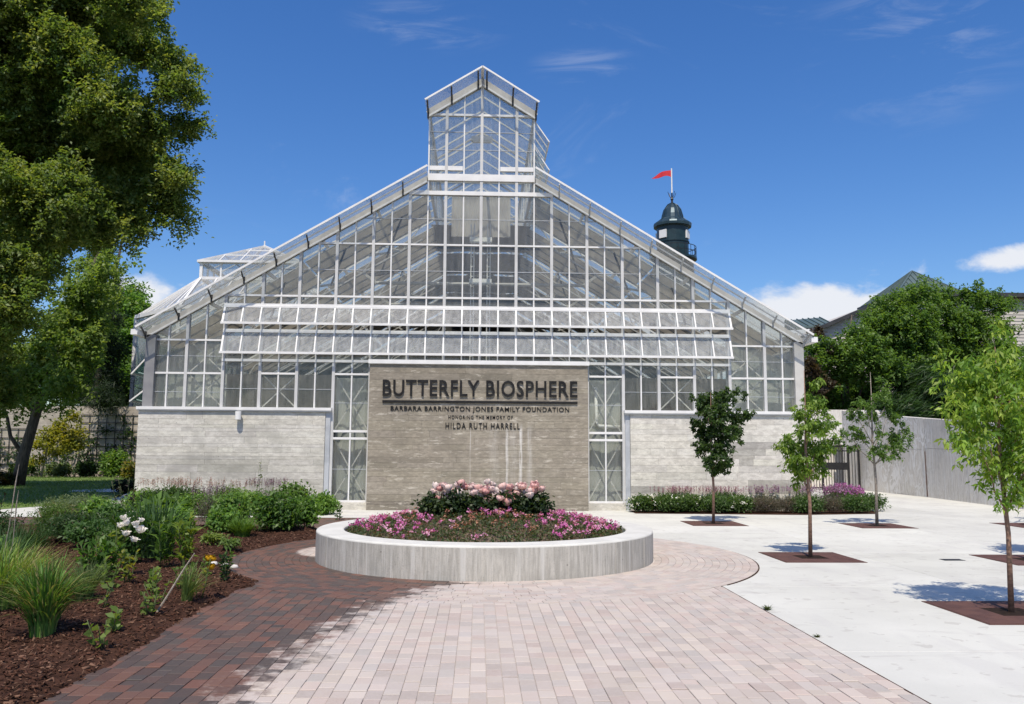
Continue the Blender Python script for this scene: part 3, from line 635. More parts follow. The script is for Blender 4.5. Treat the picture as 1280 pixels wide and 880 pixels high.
# mulch bed -----------------------------------------------------------------
bed = [(-2.74, 1.0), (-2.74, 9.80), (-2.66, 9.86)]
for t in np.linspace(R(222.5), R(140), 14): bed.append((CX + 3.74*math.cos(t), CY + 3.74*math.sin(t)))
bed += [(-2.95, 15.6), (-3.3, 17.1), (-18, 17.1), (-18, 1.0)]
def sdist(px, py, poly):
    """signed distance, positive inside (vectorised)"""
    d = np.full(px.shape, 1e9); inside = np.zeros(px.shape, bool)
    n = len(poly)
    for i in range(n):
        ax, ay = poly[i]; bx, by = poly[(i+1) % n]
        ex, ey = bx-ax, by-ay; wx, wy = px-ax, py-ay
        t = np.clip((wx*ex + wy*ey)/(ex*ex+ey*ey), 0, 1)
        d = np.minimum(d, np.hypot(wx-ex*t, wy-ey*t))
        cr = ((ay <= py) & (by > py)) | ((by <= py) & (ay > py))
        with np.errstate(divide='ignore', invalid='ignore'): xi = ax + (py-ay)/(by-ay)*ex
        inside ^= cr & (px < xi)
    return np.where(inside, d, -d)
def bed_z(px, py):
    s = sdist(px, py, bed); e = np.clip((s+.25)/.45, 0, 1); e = e*e*(3-2*e)
    return -.035 + e*(.10 + .018*np.sin(px*3.1)*np.cos(py*2.3) + .012*np.sin(px*9+py*7))
gx = np.arange(-18, -1.9, .12); gy = np.arange(1.0, 17.6, .12)
X, Y = np.meshgrid(gx, gy); Z = bed_z(X, Y) + rng.normal(size=X.shape)*.005
V = np.stack([X.ravel(), Y.ravel(), Z.ravel()], 1); nx = len(gx); ny = len(gy)
ii, jj = np.meshgrid(np.arange(nx-1), np.arange(ny-1)); b0 = (jj*nx+ii).ravel()
F = np.stack([b0, b0+1, b0+1+nx, b0+nx], 1)
S = sdist(X, Y, bed).ravel(); keep = (S[F].max(1) > -.14); F = F[keep]
link('mulch_bed', raw_mesh('mulch_bed', V, F, MAT['mulch'], None, True), None, None, 'structure')
# bark chips lying loose on the bed
n = 60000
r = rng.random(n)
px = rng.uniform(-10.5, -2.6, n); py = 4.2 + 13*rng.random(n)**1.7
ok = (sdist(px, py, bed) > -.055) & (px > -.64*py - .7); px, py = px[ok], py[ok]; n = len(px)
pz = bed_z(px, py) + .004 + rng.random(n)*.012
d = unit(np.stack([rng.normal(size=n), rng.normal(size=n), rng.normal(size=n)*.35], 1)); L = rng.uniform(.014, .052, n)
s = unit(np.cross(d, np.stack([rng.normal(size=n)*.5, rng.normal(size=n)*.5, np.ones(n)], 1))); up_ = np.cross(s, d)
wd = (L*rng.uniform(.2, .5, n))[:, None]; th = rng.uniform(.003, .007, n)[:, None]; Lc = L[:, None]
P = np.stack([px, py, pz], 1); q = []
for a, b, c in ((-1,-1,-1),(1,-1,-1),(1,1,-1),(-1,1,-1),(-1,-1,1),(1,-1,1),(1,1,1),(-1,1,1)): q.append(P + d*Lc*a*.5 + s*wd*b*.5*(1 if a < 0 else .6) + up_*th*c*.5)
V = np.stack(q, 1).reshape(-1, 3); base = np.arange(n)[:, None]*8
F = np.concatenate([base + np.array(f) for f in ((4,5,6,7),(0,1,5,4),(1,2,6,5),(2,3,7,6),(3,0,4,7))])
C = np.repeat(pal_cols([(.070,.033,.021),(.048,.023,.015),(.030,.015,.010),(.10,.050,.032),(.080,.035,.022),(.15,.085,.056)], n, .25), 8, 0)
ch = emit('bark_chips', (V, F, C), MAT['chips'], None, 'stuff'); tag(ch, 'loose reddish brown bark chips covering the flower bed', 'mulch')

# ------------------------------------------------------------------ the glasshouse
GY = 22.34                                       # plane of the front glazing
MOD = .4875
def rake(x): return 8.96 - .60*(abs(x) - 1.4625)   # upper edge of the front panes
def lrake(x): return 11.75 - .63*abs(x)           # the same on the lantern
HW, LW, BACK = 8.775, 1.4625, 46.3
gh = thing('glasshouse', 'large white framed gabled glasshouse with raised lantern on low concrete walls', 'glasshouse', (0, 22.3, 0))
# concrete walls of board-formed pours
def board_wall(name, x0, x1, z0, z1, yf, thick, mat, parent, tint=(1, 1, 1), seed=0, dark=()):
    rr = random.Random(seed); m = MB()
    m.box(x0+.004, x1-.004, yf+.0115, yf+thick, z0, z1-.004, (.9*tint[0], .9*tint[1], .9*tint[2], 1))
    z = z0
    while z < z1-.02:
        h = min(rr.choice((.09, .14, .14, .18, .19)), z1-z)
        if z1 - z - h < .06: h = z1 - z
        x = x0
        while x < x1-.02:
            l = min(rr.uniform(.35, 2.0), x1-x)
            if x1 - x - l < .25: l = x1 - x
            t = rr.uniform(.96, 1.03) if rr.random() < .9 else rr.uniform(.84, .93)
            for (ax, bx, az, bz, k) in dark:
                if ax <= x+l/2 <= bx and az <= z+h/2 <= bz: t *= k
            yo = yf + rr.uniform(0, .0016); e = .0003
            c = (t*tint[0], t*tint[1]*rr.uniform(.985, 1.0), t*tint[2]*rr.uniform(.96, 1.0), 1)
            X0, X1, Z0, Z1 = x+e, x+l-e, z+e, z+h-e
            m.add([(X0,yf+.013,Z0),(X1,yf+.013,Z0),(X1,yf+.013,Z1),(X0,yf+.013,Z1),(X0+.002,yo,Z0+.002),(X1-.002,yo,Z0+.002),(X1-.002,yo,Z1-.002),(X0+.002,yo,Z1-.002)],
                  [(4,5,6,7),(0,1,5,4),(1,2,6,5),(2,3,7,6),(3,0,4,7)], c)
            x += l
        z += h
    return m.build(name, mat, parent)
board_wall('concrete_wall', -8.93, -4.06, 0, 2.55, 22.20, .35, MAT['wall_grey'], gh, (.99, .985, .965), 3,
           dark=((-9, -4, .55, 1.35, .86), (-9, -4, 0, .55, .93), (-9, -6.3, .95, 1.4, .9), (-6, -4, .35, .75, .85)))
board_wall('concrete_wall', 4.06, 8.93, 0, 2.55, 22.20, .35, MAT['wall_grey'], gh, (1.03, 1.02, 1.0), 8,
           dark=((6.8, 7.6, 1.25, 1.75, .68), (7.2, 8.9, .4, .85, .66), (4, 4.7, .2, .55, .6)))
for s in (-1, 1):
    m = MB(); m.box(min(s*8.93, s*8.58), max(s*8.93, s*8.58), 22.552, 45.9, 0, 2.55); m.c = [(.9, .9, .88, 1)]*len(m.v)
    m.build('concrete_wall', MAT['wall_grey'], gh)
    # sill cap and jamb trim
    m = MB(); a, b = sorted((s*3.90, s*8.97)); m.box(a, b, 22.12, 22.60, 2.585, 2.66); m.box(a+.02, b-.02, 22.15, 22.55, 2.553, 2.585)
    m.build('sill', MAT['white_metal'], gh)
    a, b = sorted((s*4.055, s*3.935)); m = MB(); m.box(a, b, 22.23, 22.50, .0, 2.552); m.build('jamb', MAT['galv'], gh)
    a, b = sorted((s*2.925, s*3.93)); m = MB(); m.box(a, b, 22.24, 22.50, 0, .19, (.95, .93, .88, 1)); m.build('door_sill', MAT['wall_grey'], gh)
    a, b = sorted((s*8.60, s*8.86)); m = MB(); m.prism([(a, 2.66), (b, 2.66), (b, rake(8.86)+.05 if s > 0 else rake(8.86)+.05), (a, rake(8.86)+.05)], 22.22, 22.52)
    m.build('corner_post', MAT['grey_post' if s < 0 else 'beige_beam'], gh)
# posts and mullions
def vbar(name, x, w, z0, z1, y0, y1, mat):
    m = MB(); m.box(x-w/2, x+w/2, y0, y1, z0, z1); return m.build(name, mat, gh)
for k in range(-17, 18):
    x = k*MOD; ax = abs(x); thick = k % 2 == 0
    zt = (lrake(x) if ax < LW+.01 else rake(x)) - .02
    if k in (-3, 3): zt = 10.83
    if abs(k) <= 5: zb = 3.96
    elif abs(k) in (6, 7, 8): zb = .192
    else: zb = 2.662
    if abs(k) == 6: zb = 3.96 if False else .192
    if thick: vbar('post', x, .078, zb, zt, 22.285, 22.43, MAT['alu'])
    else: vbar('mullion', x, .036, zb, zt, 22.30, 22.40, MAT['white_metal'])
def hbar(x0, x1, z, h, y0=22.292, y1=22.405, name='transom', mat='white_metal'):
    m = MB(); m.box(x0, x1, y0, y1, z-h/2, z+h/2); return m.build(name, MAT[mat], gh)
xat = lambda z: 1.4625 + (8.96 - z)/.60
hbar(-xat(7.15)+.02, xat(7.15)-.02, 7.15, .045)
hbar(-6.83, 6.83, 5.68, .05)
hbar(-6.86, 6.86, 5.41, .085, 22.262, 22.42)
hbar(-6.86, 6.86, 4.72, .075, 22.262, 22.42)
hbar(-6.86, -2.95, 3.92, .07, 22.27, 22.41); hbar(2.95, 6.86, 3.92, .07, 22.27, 22.41)
hbar(-1.98, 1.98, 8.61, .11, 22.27, 22.42)
hbar(-1.47, 1.47, 9.06, .19, 22.268, 22.42)
hbar(-1.45, 1.45, 10.87, .06)
for s in (-1, 1):
    a, b = sorted((s*.52, s*1.44)); hbar(a, b, 9.33, .12, 22.30, 22.42)
    a, b = sorted((s*6.86, s*8.60)); hbar(a, b, 4.45, .045); hbar(a, b, 3.56, .05)
    a, b = sorted((s*4.88, s*5.84)); hbar(a, b, 3.57, .05)
    a, b = sorted((s*2.93, s*3.90)); hbar(a, b, 3.57, .05); hbar(a, b, 2.05, .06); hbar(a, b, 1.86, .06); hbar(a, b, .215, .05)
for z in (6.42, 7.88): hbar(-xat(z)+.02, xat(z)-.02, z, .016, 22.326, 22.36, 'glazing_seam', 'galv')
for s in (-1, 1):
    for x0, x1, z in ((6.86, 8.60, 3.06), (6.86, 8.60, 4.02), (3.94, 6.80, 3.16), (2.93, 3.90, 1.05), (2.93, 3.90, 2.8)):
        p, q = sorted((s*x0, s*x1)); hbar(p, q, z, .014, 22.326, 22.36, 'glazing_seam', 'galv')
for z in (10.38, 9.86): hbar(-1.44, 1.44, z, .016, 22.326, 22.36, 'glazing_seam', 'galv')
# panes of the front, one by one
def pane(x0, x1, z0, za, zb, y=GY, mat='glass', name='pane', parent=None):
    m = MB(); m.prism([(x0, z0), (x1, z0), (x1, zb), (x0, za)], y-.004, y+.004); return m.build(name, MAT[mat], parent or gh)
for k in range(-18, 18):
    x0 = k*MOD+.022; x1 = x0+MOD-.044; xm = abs((k+.5)*MOD); ia = abs(k) if k >= 0 else abs(k+1)   # 0 next to the axis
    lev = []
    if ia < 6: lev = [3.96, 4.68]
    elif ia < 8: lev = [.24, 1.83, None, 2.08, 3.54, None, 3.60, 3.885, None, 3.955, 4.68]
    elif ia < 14: lev = [2.662, 3.885, None, 3.955, 4.68] if ia not in (10, 11) else [2.662, 3.54, None, 3.60, 3.885, None, 3.955, 4.68]
    else: lev = [2.662, 3.53, None, 3.59, 4.42, None, 4.48]
    top = []
    if ia < 14: top = [5.455, 5.65, None, 5.71, 7.12, None, 7.18]
    cuts = []
    seq = lev + ([None] if lev and top else []) + top
    cur = None
    for z in seq:
        if z is None: cur = None; continue
        if cur is not None: cuts.append((cur, z))
        cur = z
    last = cur
    fn = (lambda x: lrake(x)) if ia < 3 else rake
    ok = lambda z: z < min(fn(x0), fn(x1)) - .05
    done = False
    for z0, z1 in cuts:
        if ok(z1): pane(x0, x1, z0, z1, z1)
        elif ok(z0): pane(x0, x1, z0, fn(x0)-.01, fn(x1)-.01); done = True
    if last is not None and ok(last) and not done:
        if ia < 3:
            for z0, z1 in ((7.18, 8.55), (8.67, 8.96), (9.16, 10.84)): pane(x0, x1, z0, z1, z1)
            pane(x0, x1, 10.90, fn(x0)-.01, fn(x1)-.01)
        elif ia == 3:
            pane(x0, x1, last, 8.55, 8.55)
        else: pane(x0, x1, last, fn(x0)-.01, fn(x1)-.01)
# open awning vents with their own panes
for zt, zb in ((5.36, 4.89), (4.69, 4.10)):
    yo = 22.05; m = MB()
    P0 = Vector((0, 22.255, zt)); P1 = Vector((0, yo, zb)); dv = (P1-P0).normalized(); nv = Vector((0, dv.z, -dv.y))
    m.bar((-6.85, P0.y, P0.z), (6.85, P0.y, P0.z), .05, .05); m.bar((-6.87, P1.y, P1.z), (6.87, P1.y, P1.z), .045, .06)
    for i in range(-14, 15):
        x = i*MOD; m.bar((x, P0.y, P0.z), (x, P1.y, P1.z), .034 if abs(i) < 14 else .05, .032, nv)
    vw = m.build('vent_window', MAT['white_metal'], gh)
    pm = None
    for i in range(-14, 14):
        x0 = i*MOD+.018; x1 = x0+MOD-.036
        q = MB(); a = P0 + dv*.02; b = P1 - dv*.02
        vs = [(x0, a.y, a.z), (x1, a.y, a.z), (x1, b.y, b.z), (x0, b.y, b.z)]
        o_ = nv*.004
        q.add([Vector(v)-o_ for v in vs] + [Vector(v)+o_ for v in vs], [(0,1,2,3),(7,6,5,4),(0,4,5,1),(1,5,6,2),(2,6,7,3),(3,7,4,0)])
        q.build('pane', MAT['vent_glass'], vw)
    for i in range(-13, 14, 4):                  # stays that hold the vent open
        q = MB(); q.bar((i*MOD+.1, 22.30, zb+.02), (i*MOD+.1, (P0.y+P1.y)/2-.03, (zt+zb)/2-.05), .02, .02); q.build('stay', MAT['galv'], vw)
# cross bracing behind the glass
def xbrace(x0, x1, z0, z1, y=22.47):
    m = MB(); m.bar((x0, y, z0), (x1, y, z1), .03, .02, (0, 1, 0)); m.bar((x0, y+.03, z1), (x1, y+.03, z0), .03, .02, (0, 1, 0)); m.build('brace', MAT['truss'], gh)
for s in (-1, 1):
    for a, b, z0, z1 in ((6.87, 7.76, 2.68, 3.53), (6.87, 7.76, 3.60, 4.42), (4.92, 5.80, 2.68, 3.53), (2.97, 3.86, 2.08, 3.53), (2.97, 3.86, .25, 1.83)):
        xbrace(*(sorted((s*a, s*b))), z0, z1)
# rake beams, overhanging roof edges and brackets
def rake_side(s):
    m = MB(); a = (s*1.50, rake(1.50)); b = (s*8.86, rake(8.86))
    m.prism([(a[0], a[1]), (b[0], b[1]), (b[0], b[1]+.145), (a[0], a[1]+.145)][::s], 22.24, 22.50); m.build('rake_beam', MAT['beige_beam'], gh)
    m = MB(); m.bar((s*1.50, 22.25, rake(1.5)-.018), (s*8.84, 22.25, rake(8.84)-.018), .06, .045); m.build('edge_trim', MAT['white_metal'], gh)
    m = MB(); m.bar((s*1.46, 21.72, rake(1.46)+.235), (s*8.95, 21.72, rake(8.95)+.235), .035, .05); m.build('edge_trim', MAT['white_metal'], gh)
    m = MB(); m.prism([(s*1.9, -.35+.235+rake(1.9)*0+0), (s*2, 0), (s*2.1, 0)], 0, .001) if False else None
    for i in range(9):                            # dark hinge brackets between beam and roof edge
        x = s*(2.15 + i*.84); z = rake(x)
        m = MB(); m.bar((x, 22.23, z+.03), (x-s*.03, 21.80, z+.21), .035, .03); m.bar((x, 22.22, z-.06), (x, 22.22, z+.14), .04, .04); m.build('bracket', MAT['dark_steel' if s < 0 else 'galv'], gh)
    m = MB(); m.bar((s*1.5, 22.05, rake(1.5)+.185), (s*8.9, 22.05, rake(8.9)+.185), .04, .03); m.build('edge_trim', MAT['galv'], gh)
    # lantern edge
    m = MB(); a = (0, lrake(0)); b = (s*1.53, lrake(1.53)); m.prism([(a[0], a[1]), (b[0], b[1]), (b[0], b[1]+.19), (a[0], a[1]+.19)][::s], 22.24, 22.50); m.build('rake_beam', MAT['beige_beam'], gh)
    m = MB(); m.bar((0, 21.70, lrake(0)+.27), (s*1.56, 21.70, lrake(1.56)+.27), .035, .045); m.build('edge_trim', MAT['white_metal'], gh)
    m = MB(); m.bar((0, 22.25, lrake(0)-.02), (s*1.5, 22.25, lrake(1.5)-.02), .05, .045); m.build('edge_trim', MAT['white_metal'], gh)
    for x in (.12, .85, 1.5):
        x *= s; z = lrake(x); m = MB(); m.bar((x, 22.22, z-.08), (x, 22.22, z+.2), .05, .05); m.bar((x, 22.22, z+.05), (x, 21.76, z+.25), .045, .035); m.build('bracket', MAT['dark_steel'], gh)
rake_side(1); rake_side(-1)
# roof glazing: one pane per metre of depth and slope, glazing bars between, purlins below
ROOF0 = .20
def roof_quad(s, xa, xb, fa, fb, y0, y1, name='roof_pane', mat='roof_glass', t=.008, inst=None):
    m = MB(); pts = [(s*xa, fa), (s*xb, fb)]
    vs = [(pts[0][0], y0, fa), (pts[1][0], y0, fb), (pts[1][0], y1, fb), (pts[0][0], y1, fa)]
    m.add(vs + [(x, y, z+t) for x, y, z in vs], [(0,1,2,3),(7,6,5,4),(0,4,5,1),(1,5,6,2),(2,6,7,3),(3,7,4,0)])
    return m.build(name, MAT[mat], gh)
rz = lambda x: rake(x) + ROOF0
lz = lambda x: lrake(x) + .24
ys = [21.73, 22.53] + [22.53 + 1.08*i for i in range(1, 23)]
for s in (-1, 1):
    for y0, y1 in zip(ys[:-1], ys[1:]):
        roof_quad(s, 1.48, 8.95, rz(1.48), rz(8.95), y0+.015, y1-.015)
        roof_quad(s, .03, 1.56, lz(.03), lz(1.56), y0+.015, y1-.015)
        m = MB(); m.prism([(s*LW-.004, 9.2), (s*LW+.004, 9.2), (s*LW+.004, 10.82), (s*LW-.004, 10.82)], max(y0, 22.45)+.015, y1-.015)
        if s < 0: m.build('pane', MAT['roof_glass'], gh)
    bm_ = MB()
    for y in ys[1:]:
        m = MB(); m.bar((s*1.48, y, rz(1.48)+.01), (s*8.95, y, rz(8.95)+.01), .035, .05); m.build('glazing_bar', MAT['white_metal'], gh)
        bm_.bar((s*.02, y, lz(.02)+.01), (s*1.56, y, lz(1.56)+.01), .03, .045); bm_.box(s*LW-.02, s*LW+.02, y-.018, y+.018, 9.15, 10.85)
    bm_.build('lantern_bar', MAT['white_metal'], gh)
    for x in (2.9, 4.4, 5.9, 7.4):
        m = MB(); m.bar((s*x, 22.5, rz(x)-.06), (s*x, BACK, rz(x)-.06), .06, .09); m.build('purlin', MAT['white_metal'], gh)
    for z, h in ((9.1, .16), (10.86, .08)):
        m = MB(); m.box(s*LW-.04, s*LW+.04, 22.45, BACK, z-h/2, z+h/2); m.build('purlin', MAT['white_metal'], gh)
    m = MB(); m.box(min(s*8.9, s*9.07), max(s*8.9, s*9.07), 21.75, BACK, rz(8.95)-.16, rz(8.95)-.02); m.build('gutter', MAT['white_metal'], gh)
m = MB(); m.box(-.04, .04, 21.72, BACK, lz(0)-.04, lz(0)+.03); m.build('ridge_bar', MAT['white_metal'], gh)
# side windows standing open along the lantern
for zt, zb in ((10.80, 10.22), (10.02, 9.40)):
    m = MB(); X0, X1 = LW+.03, LW+.43; y0, y1 = 22.5, 33.5
    m.bar((X0, y0, zt), (X0, y1, zt), .04, .04); m.bar((X1, y0, zb), (X1, y1, zb), .04, .04)
    yy = y0
    while yy <= y1+.01: m.bar((X0, yy, zt), (X1, yy, zb), .028, .03, (0, 1, 0)); yy += .5
    vw = m.build('vent_window', MAT['white_metal'], gh)
    q = MB(); q.add([(X0, y0, zt), (X1, y0, zb), (X1, y1, zb), (X0, y1, zt), (X0+.006, y0, zt+.006), (X1+.006, y0, zb+.006), (X1+.006, y1, zb+.006), (X0+.006, y1, zt+.006)],
                    [(3,2,1,0),(4,5,6,7),(0,1,5,4),(1,2,6,5),(2,3,7,6),(3,0,4,7)]); q.build('pane', MAT['vent_glass'], vw)
# tinted vents standing open on the left wall
for zt, zb, y0 in ((4.45, 3.62, 23.3), (3.45, 2.86, 23.3)):
    X0, X1 = -8.90, -9.62; y1 = 30
    m = MB(); m.bar((X0, y0, zt), (X0, y1, zt), .05, .05); m.bar((X1, y0, zb), (X1, y1, zb), .045, .05)
    yy = y0
    while yy <= y1+.01: m.bar((X0, yy, zt), (X1, yy, zb), .035, .03, (0, 1, 0)); yy += .96
    m.bar((X0, y0+.2, zb-.1), (X1+.1, y0+.2, zb+.05), .025, .025)
    vw = m.build('vent_window', MAT['white_metal'], gh)
    q = MB(); q.add([(X0, y0, zt), (X1, y0, zb), (X1, y1, zb), (X0, y1, zt), (X0, y0, zt+.008), (X1, y0, zb+.008), (X1, y1, zb+.008), (X0, y1, zt+.008)],
                    [(0,1,2,3),(7,6,5,4),(0,4,5,1),(1,5,6,2),(2,6,7,3),(3,7,4,0)]); q.build('pane', MAT['green_glass'], vw)
# side glazing
for s in (-1, 1):
    m = MB(); m.box(s*8.78-.004, s*8.78+.004, 22.55, BACK, 2.6, 4.75); m.build('pane', MAT['glass'], gh)
    m = MB()
    for i in range(24): m.box(s*8.78-.04, s*8.78+.04, 22.7+i, 22.76+i, 2.55, 4.8)
    m.box(s*8.78-.05, s*8.78+.05, 22.5, BACK, 4.7, 4.86); m.build('side_frame', MAT['alu'], gh)
# back gable of solid panels
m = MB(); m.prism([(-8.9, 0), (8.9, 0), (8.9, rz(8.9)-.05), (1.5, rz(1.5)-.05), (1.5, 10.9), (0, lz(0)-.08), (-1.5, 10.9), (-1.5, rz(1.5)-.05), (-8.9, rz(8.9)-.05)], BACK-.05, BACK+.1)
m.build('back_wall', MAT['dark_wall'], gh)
m = MB()
for z in (2.6, 4.4, 5.7, 7.0, 8.6): m.box(-min(8.6, xat(z)), min(8.6, xat(z)), BACK-.14, BACK-.052, z-.05, z+.05)
for i in range(-8, 9): m.box(i*.98-.03, i*.98+.03, BACK-.12, BACK-.053, 0, rake(i*.98 if i else 1.4)-.3)
m.build('back_frame', MAT['galv'], gh)
# trusses inside
for k in range(6):
    y = 26.2 + 4.0*k; m = MB()
    for s in (-1, 1):
        A = lambda x: (s*x, y, rz(x)-.12); B = lambda x: (s*x, y, rz(x)-.62)
        m.bar(A(1.46), A(8.72), .05, .09, (0, 1, 0)); m.bar(B(1.9), B(8.1), .05, .06, (0, 1, 0))
        xs = [1.9 + .62*i for i in range(11)]
        for i in range(10):
            m.bar(B(xs[i]) if i % 2 else A(xs[i]), A(xs[i+1]) if i % 2 else B(xs[i+1]), .03, .035, (0, 1, 0))
        m.bar((s*8.7, y, 0), (s*8.7, y, 4.8), .12, .12, (0, 1, 0)); m.bar(B(8.1), (s*8.66, y, 3.6), .05, .05, (0, 1, 0))
        m.bar((s*3.3, y, 6.85), (s*3.75, y, rz(3.75)-.62), .08, .08, (0, 1, 0))
        m.bar((s*LW, y, 9.0), (s*LW, y, 10.9), .06, .08, (0, 1, 0)); m.bar((0, y, lz(0)-.1), (s*LW, y, lz(LW)-.1), .05, .07, (0, 1, 0))
    m.bar((-1.55, y, 8.95), (1.55, y, 8.95), .08, .10, (0, 1, 0)); m.tube([(-3.3, y, 6.85), (3.3, y, 6.85)], .055, 8)
    m.bar((-1.4, y, 10.2), (1.4, y, 10.2), .05, .06, (0, 1, 0))
    m.build('truss', MAT['truss'], gh)
    if k < 4:
        for s in (-1, 1):
            for x in (2.9, 5.6):
                q = MB(); q.bar((s*x, y+.35, rz(x)-.10), (s*(x+.35), y+.35, rz(x)-1.15), .05, .05, (0, 1, 0)); q.build('vent_arm', MAT['dark_steel'], gh)
                q = MB(); q.bar((s*(x-.1), y+.33, rz(x)-1.0), (s*(x+.75), y+.33, rz(x)-1.15), .10, .14, (0, 1, 0)); q.build('vent_motor', MAT['dark_steel'], gh)
# shade curtains below the glass, a gap of sky beside each truss
for k in range(-1, 5):
    y0 = 26.2 + 4*k + .28; y1 = y0 + (3.35 if k > 0 else 3.05)
    if k == -1: y0, y1 = 23.0, 25.6
    for s in (-1, 1):
        for (xa, xb, dz) in ((1.55, 4.9, .30), (4.95, 8.70, .34)):
            m = MB(); nseg = 10
            vs = []
            for i in range(nseg+1):
                x = xa + (xb-xa)*i/nseg; sag = .03*math.sin(i*2.1+k)
                vs += [(s*x, y0, rz(x)-dz-sag), (s*x, y1, rz(x)-dz-sag*.5), (s*x, y0, rz(x)-dz-sag-.008), (s*x, y1, rz(x)-dz-sag*.5-.008)]
            fs = []
            for i in range(nseg):
                b = i*4; fs += [(b, b+1, b+5, b+4), (b+2, b+6, b+7, b+3), (b, b+4, b+6, b+2), (b+1, b+3, b+7, b+5)]
            m.add(vs, fs); m.build('shade_curtain', MAT['curtain' if k < 2 else 'dim_curtain'], gh)
            for yy in (y0, y0+.8, y0+1.7, y0+2.55, y1)[:5 if k < 3 else 2]: q = MB(); q.tube([(s*xa, yy, rz(xa)-dz-.03), (s*xb, yy, rz(xb)-dz-.03)], .022, 6); q.build('curtain_rail', MAT['truss' if (yy == y0 or yy == y1) else 'galv'], gh)
for k in range(5):
    y0 = 26.45 + 4*k; m = MB(); n_ = 8; vs = []
    for i in range(n_+1):
        x = -1.62 + 3.24*i/n_; zz = 8.86 - .02*math.sin(i*1.7+k)
        vs += [(x, y0, zz), (x, y0+3.7, zz), (x, y0, zz-.008), (x, y0+3.7, zz-.008)]
    fs = []
    for i in range(n_): q0 = i*4; fs += [(q0, q0+1, q0+5, q0+4), (q0+2, q0+6, q0+7, q0+3), (q0, q0+4, q0+6, q0+2), (q0+1, q0+3, q0+7, q0+5)]
    m.add(vs, fs); m.build('shade_curtain', MAT['dim_curtain'], gh)
# films behind the outer bays and the tall narrow bays
for s in (-1, 1):
    def film(xa, xb, z0, za, zb, y, nm='wall_film'):
        a, b = (xa, xb); m = MB(); n_ = 14; vs = []
        for i in range(n_+1):
            t = i/n_; x = s*(a + (b-a)*t); yy = y + .025*math.sin(t*9+xa) + .012*math.sin(t*31)
            zt = za + (zb-za)*t
            vs += [(x, yy, z0), (x, yy-.01, zt), (x, yy+.006, z0), (x, yy-.004, zt)]
        fs = []
        for i in range(n_):
            q0 = i*4; fs += [(q0, q0+4, q0+5, q0+1), (q0+2, q0+3, q0+7, q0+6), (q0+1, q0+5, q0+7, q0+3), (q0, q0+2, q0+6, q0+4)]
        m.add(vs, fs); m.build(nm, MAT['blind'], gh)
    film(6.86, 8.70, 2.55, rake(6.86)-1.0, rake(8.70)-.55, 22.78)
    film(2.95, 3.88, .1, 3.5, 3.5, 22.72)
# ladder and light fixtures inside, on the axis
m = MB()
for x in (-.285, -.20, .20, .285): m.tube([(x, 24.3, 0), (x, 24.3, 8.3)], .018, 6)
for i in range(26): m.bar((-.285, 24.3, .4+i*.3), (-.20, 24.3, .4+i*.3), .025, .025); m.bar((.20, 24.3, .4+i*.3), (.285, 24.3, .4+i*.3), .025, .025)
m.build('service_ladder', MAT['white_metal'], gh)
for y, z, w in ((24.1, 7.70, .33), (24.1, 6.45, .33), (22.75, 10.28, .30)):
    m = MB(); m.box(-w, w, y-.08, y+.08, z, z+.13); m.box(-w+.04, w-.04, y-.06, y+.06, z-.03, z); m.build('light_fixture', MAT['white_panel'], gh)
# pleated cloth hanging inside below the lantern
m = MB(); vs = []; n_ = 26
for i in range(n_+1):
    x = -.93 + 1.86*i/n_; yy = 25.6 + (.03 if i % 2 else 0)
    vs += [(x, yy, 8.25), (x, yy, 9.55), (x, yy+.006, 8.25), (x, yy+.006, 9.55)]
fs = []
for i in range(n_): q0 = i*4; fs += [(q0, q0+4, q0+5, q0+1), (q0+2, q0+3, q0+7, q0+6), (q0+1, q0+5, q0+7, q0+3), (q0, q0+2, q0+6, q0+4)]
m.add(vs, fs); m.build('hanging_cloth', MAT['curtain'], gh)
for s in (-1, 1):
    for x in (2.3, 3.9, 5.6):
        q = MB(); q.bar((s*x, 23.7, rz(x)-.35), (s*(x+.40), 23.7, rz(x)-1.45), .05, .05, (0, 1, 0)); q.build('vent_arm', MAT['dark_steel'], gh)
        q = MB(); q.bar((s*(x+.05), 23.75, rz(x)-1.35), (s*(x+.95), 23.75, rz(x)-1.50), .05, .06, (0, 1, 0)); q.build('vent_arm', MAT['galv'], gh)
m = MB(); m.tube([(3.2, 22.62, 3.3), (3.2, 22.62, 2.35), (3.28, 22.62, 2.25), (3.85, 22.62, 2.22)], .045, 10); m.build('duct', MAT['white_panel'], gh, smooth=True)
sheet('glasshouse_floor', [(-8.6, 22.55), (8.6, 22.55), (8.6, BACK-.1), (-8.6, BACK-.1)], .01, MAT['soil'], gh, None)
# added dark sheets that stand in for the dim interior behind the low windows
m = MB(); m.box(-8.6, -3.2, 27.0, 27.12, 0, 3.95); m.box(3.2, 8.6, 27.0, 27.12, 0, 3.95); m.build('dim_interior_sheet', MAT['dark_wall'], gh)
# wall lamp
t = thing('wall_lamp', 'small white cylinder wall lamp under the left sill of the glasshouse', 'lamp', (-6.30, 22.20, 2.42))
m = MB(); m.lathe([(.0, 2.54), (.075, 2.54), (.078, 2.53), (.078, 2.33), (.06, 2.325), (.0, 2.325)], -6.30, 22.06, 20); m.build('shade', MAT['white_panel'], t, smooth=False)
m = MB(); m.box(-6.34, -6.26, 22.12, 22.199, 2.40, 2.48); m.build('arm', MAT['white_panel'], t)

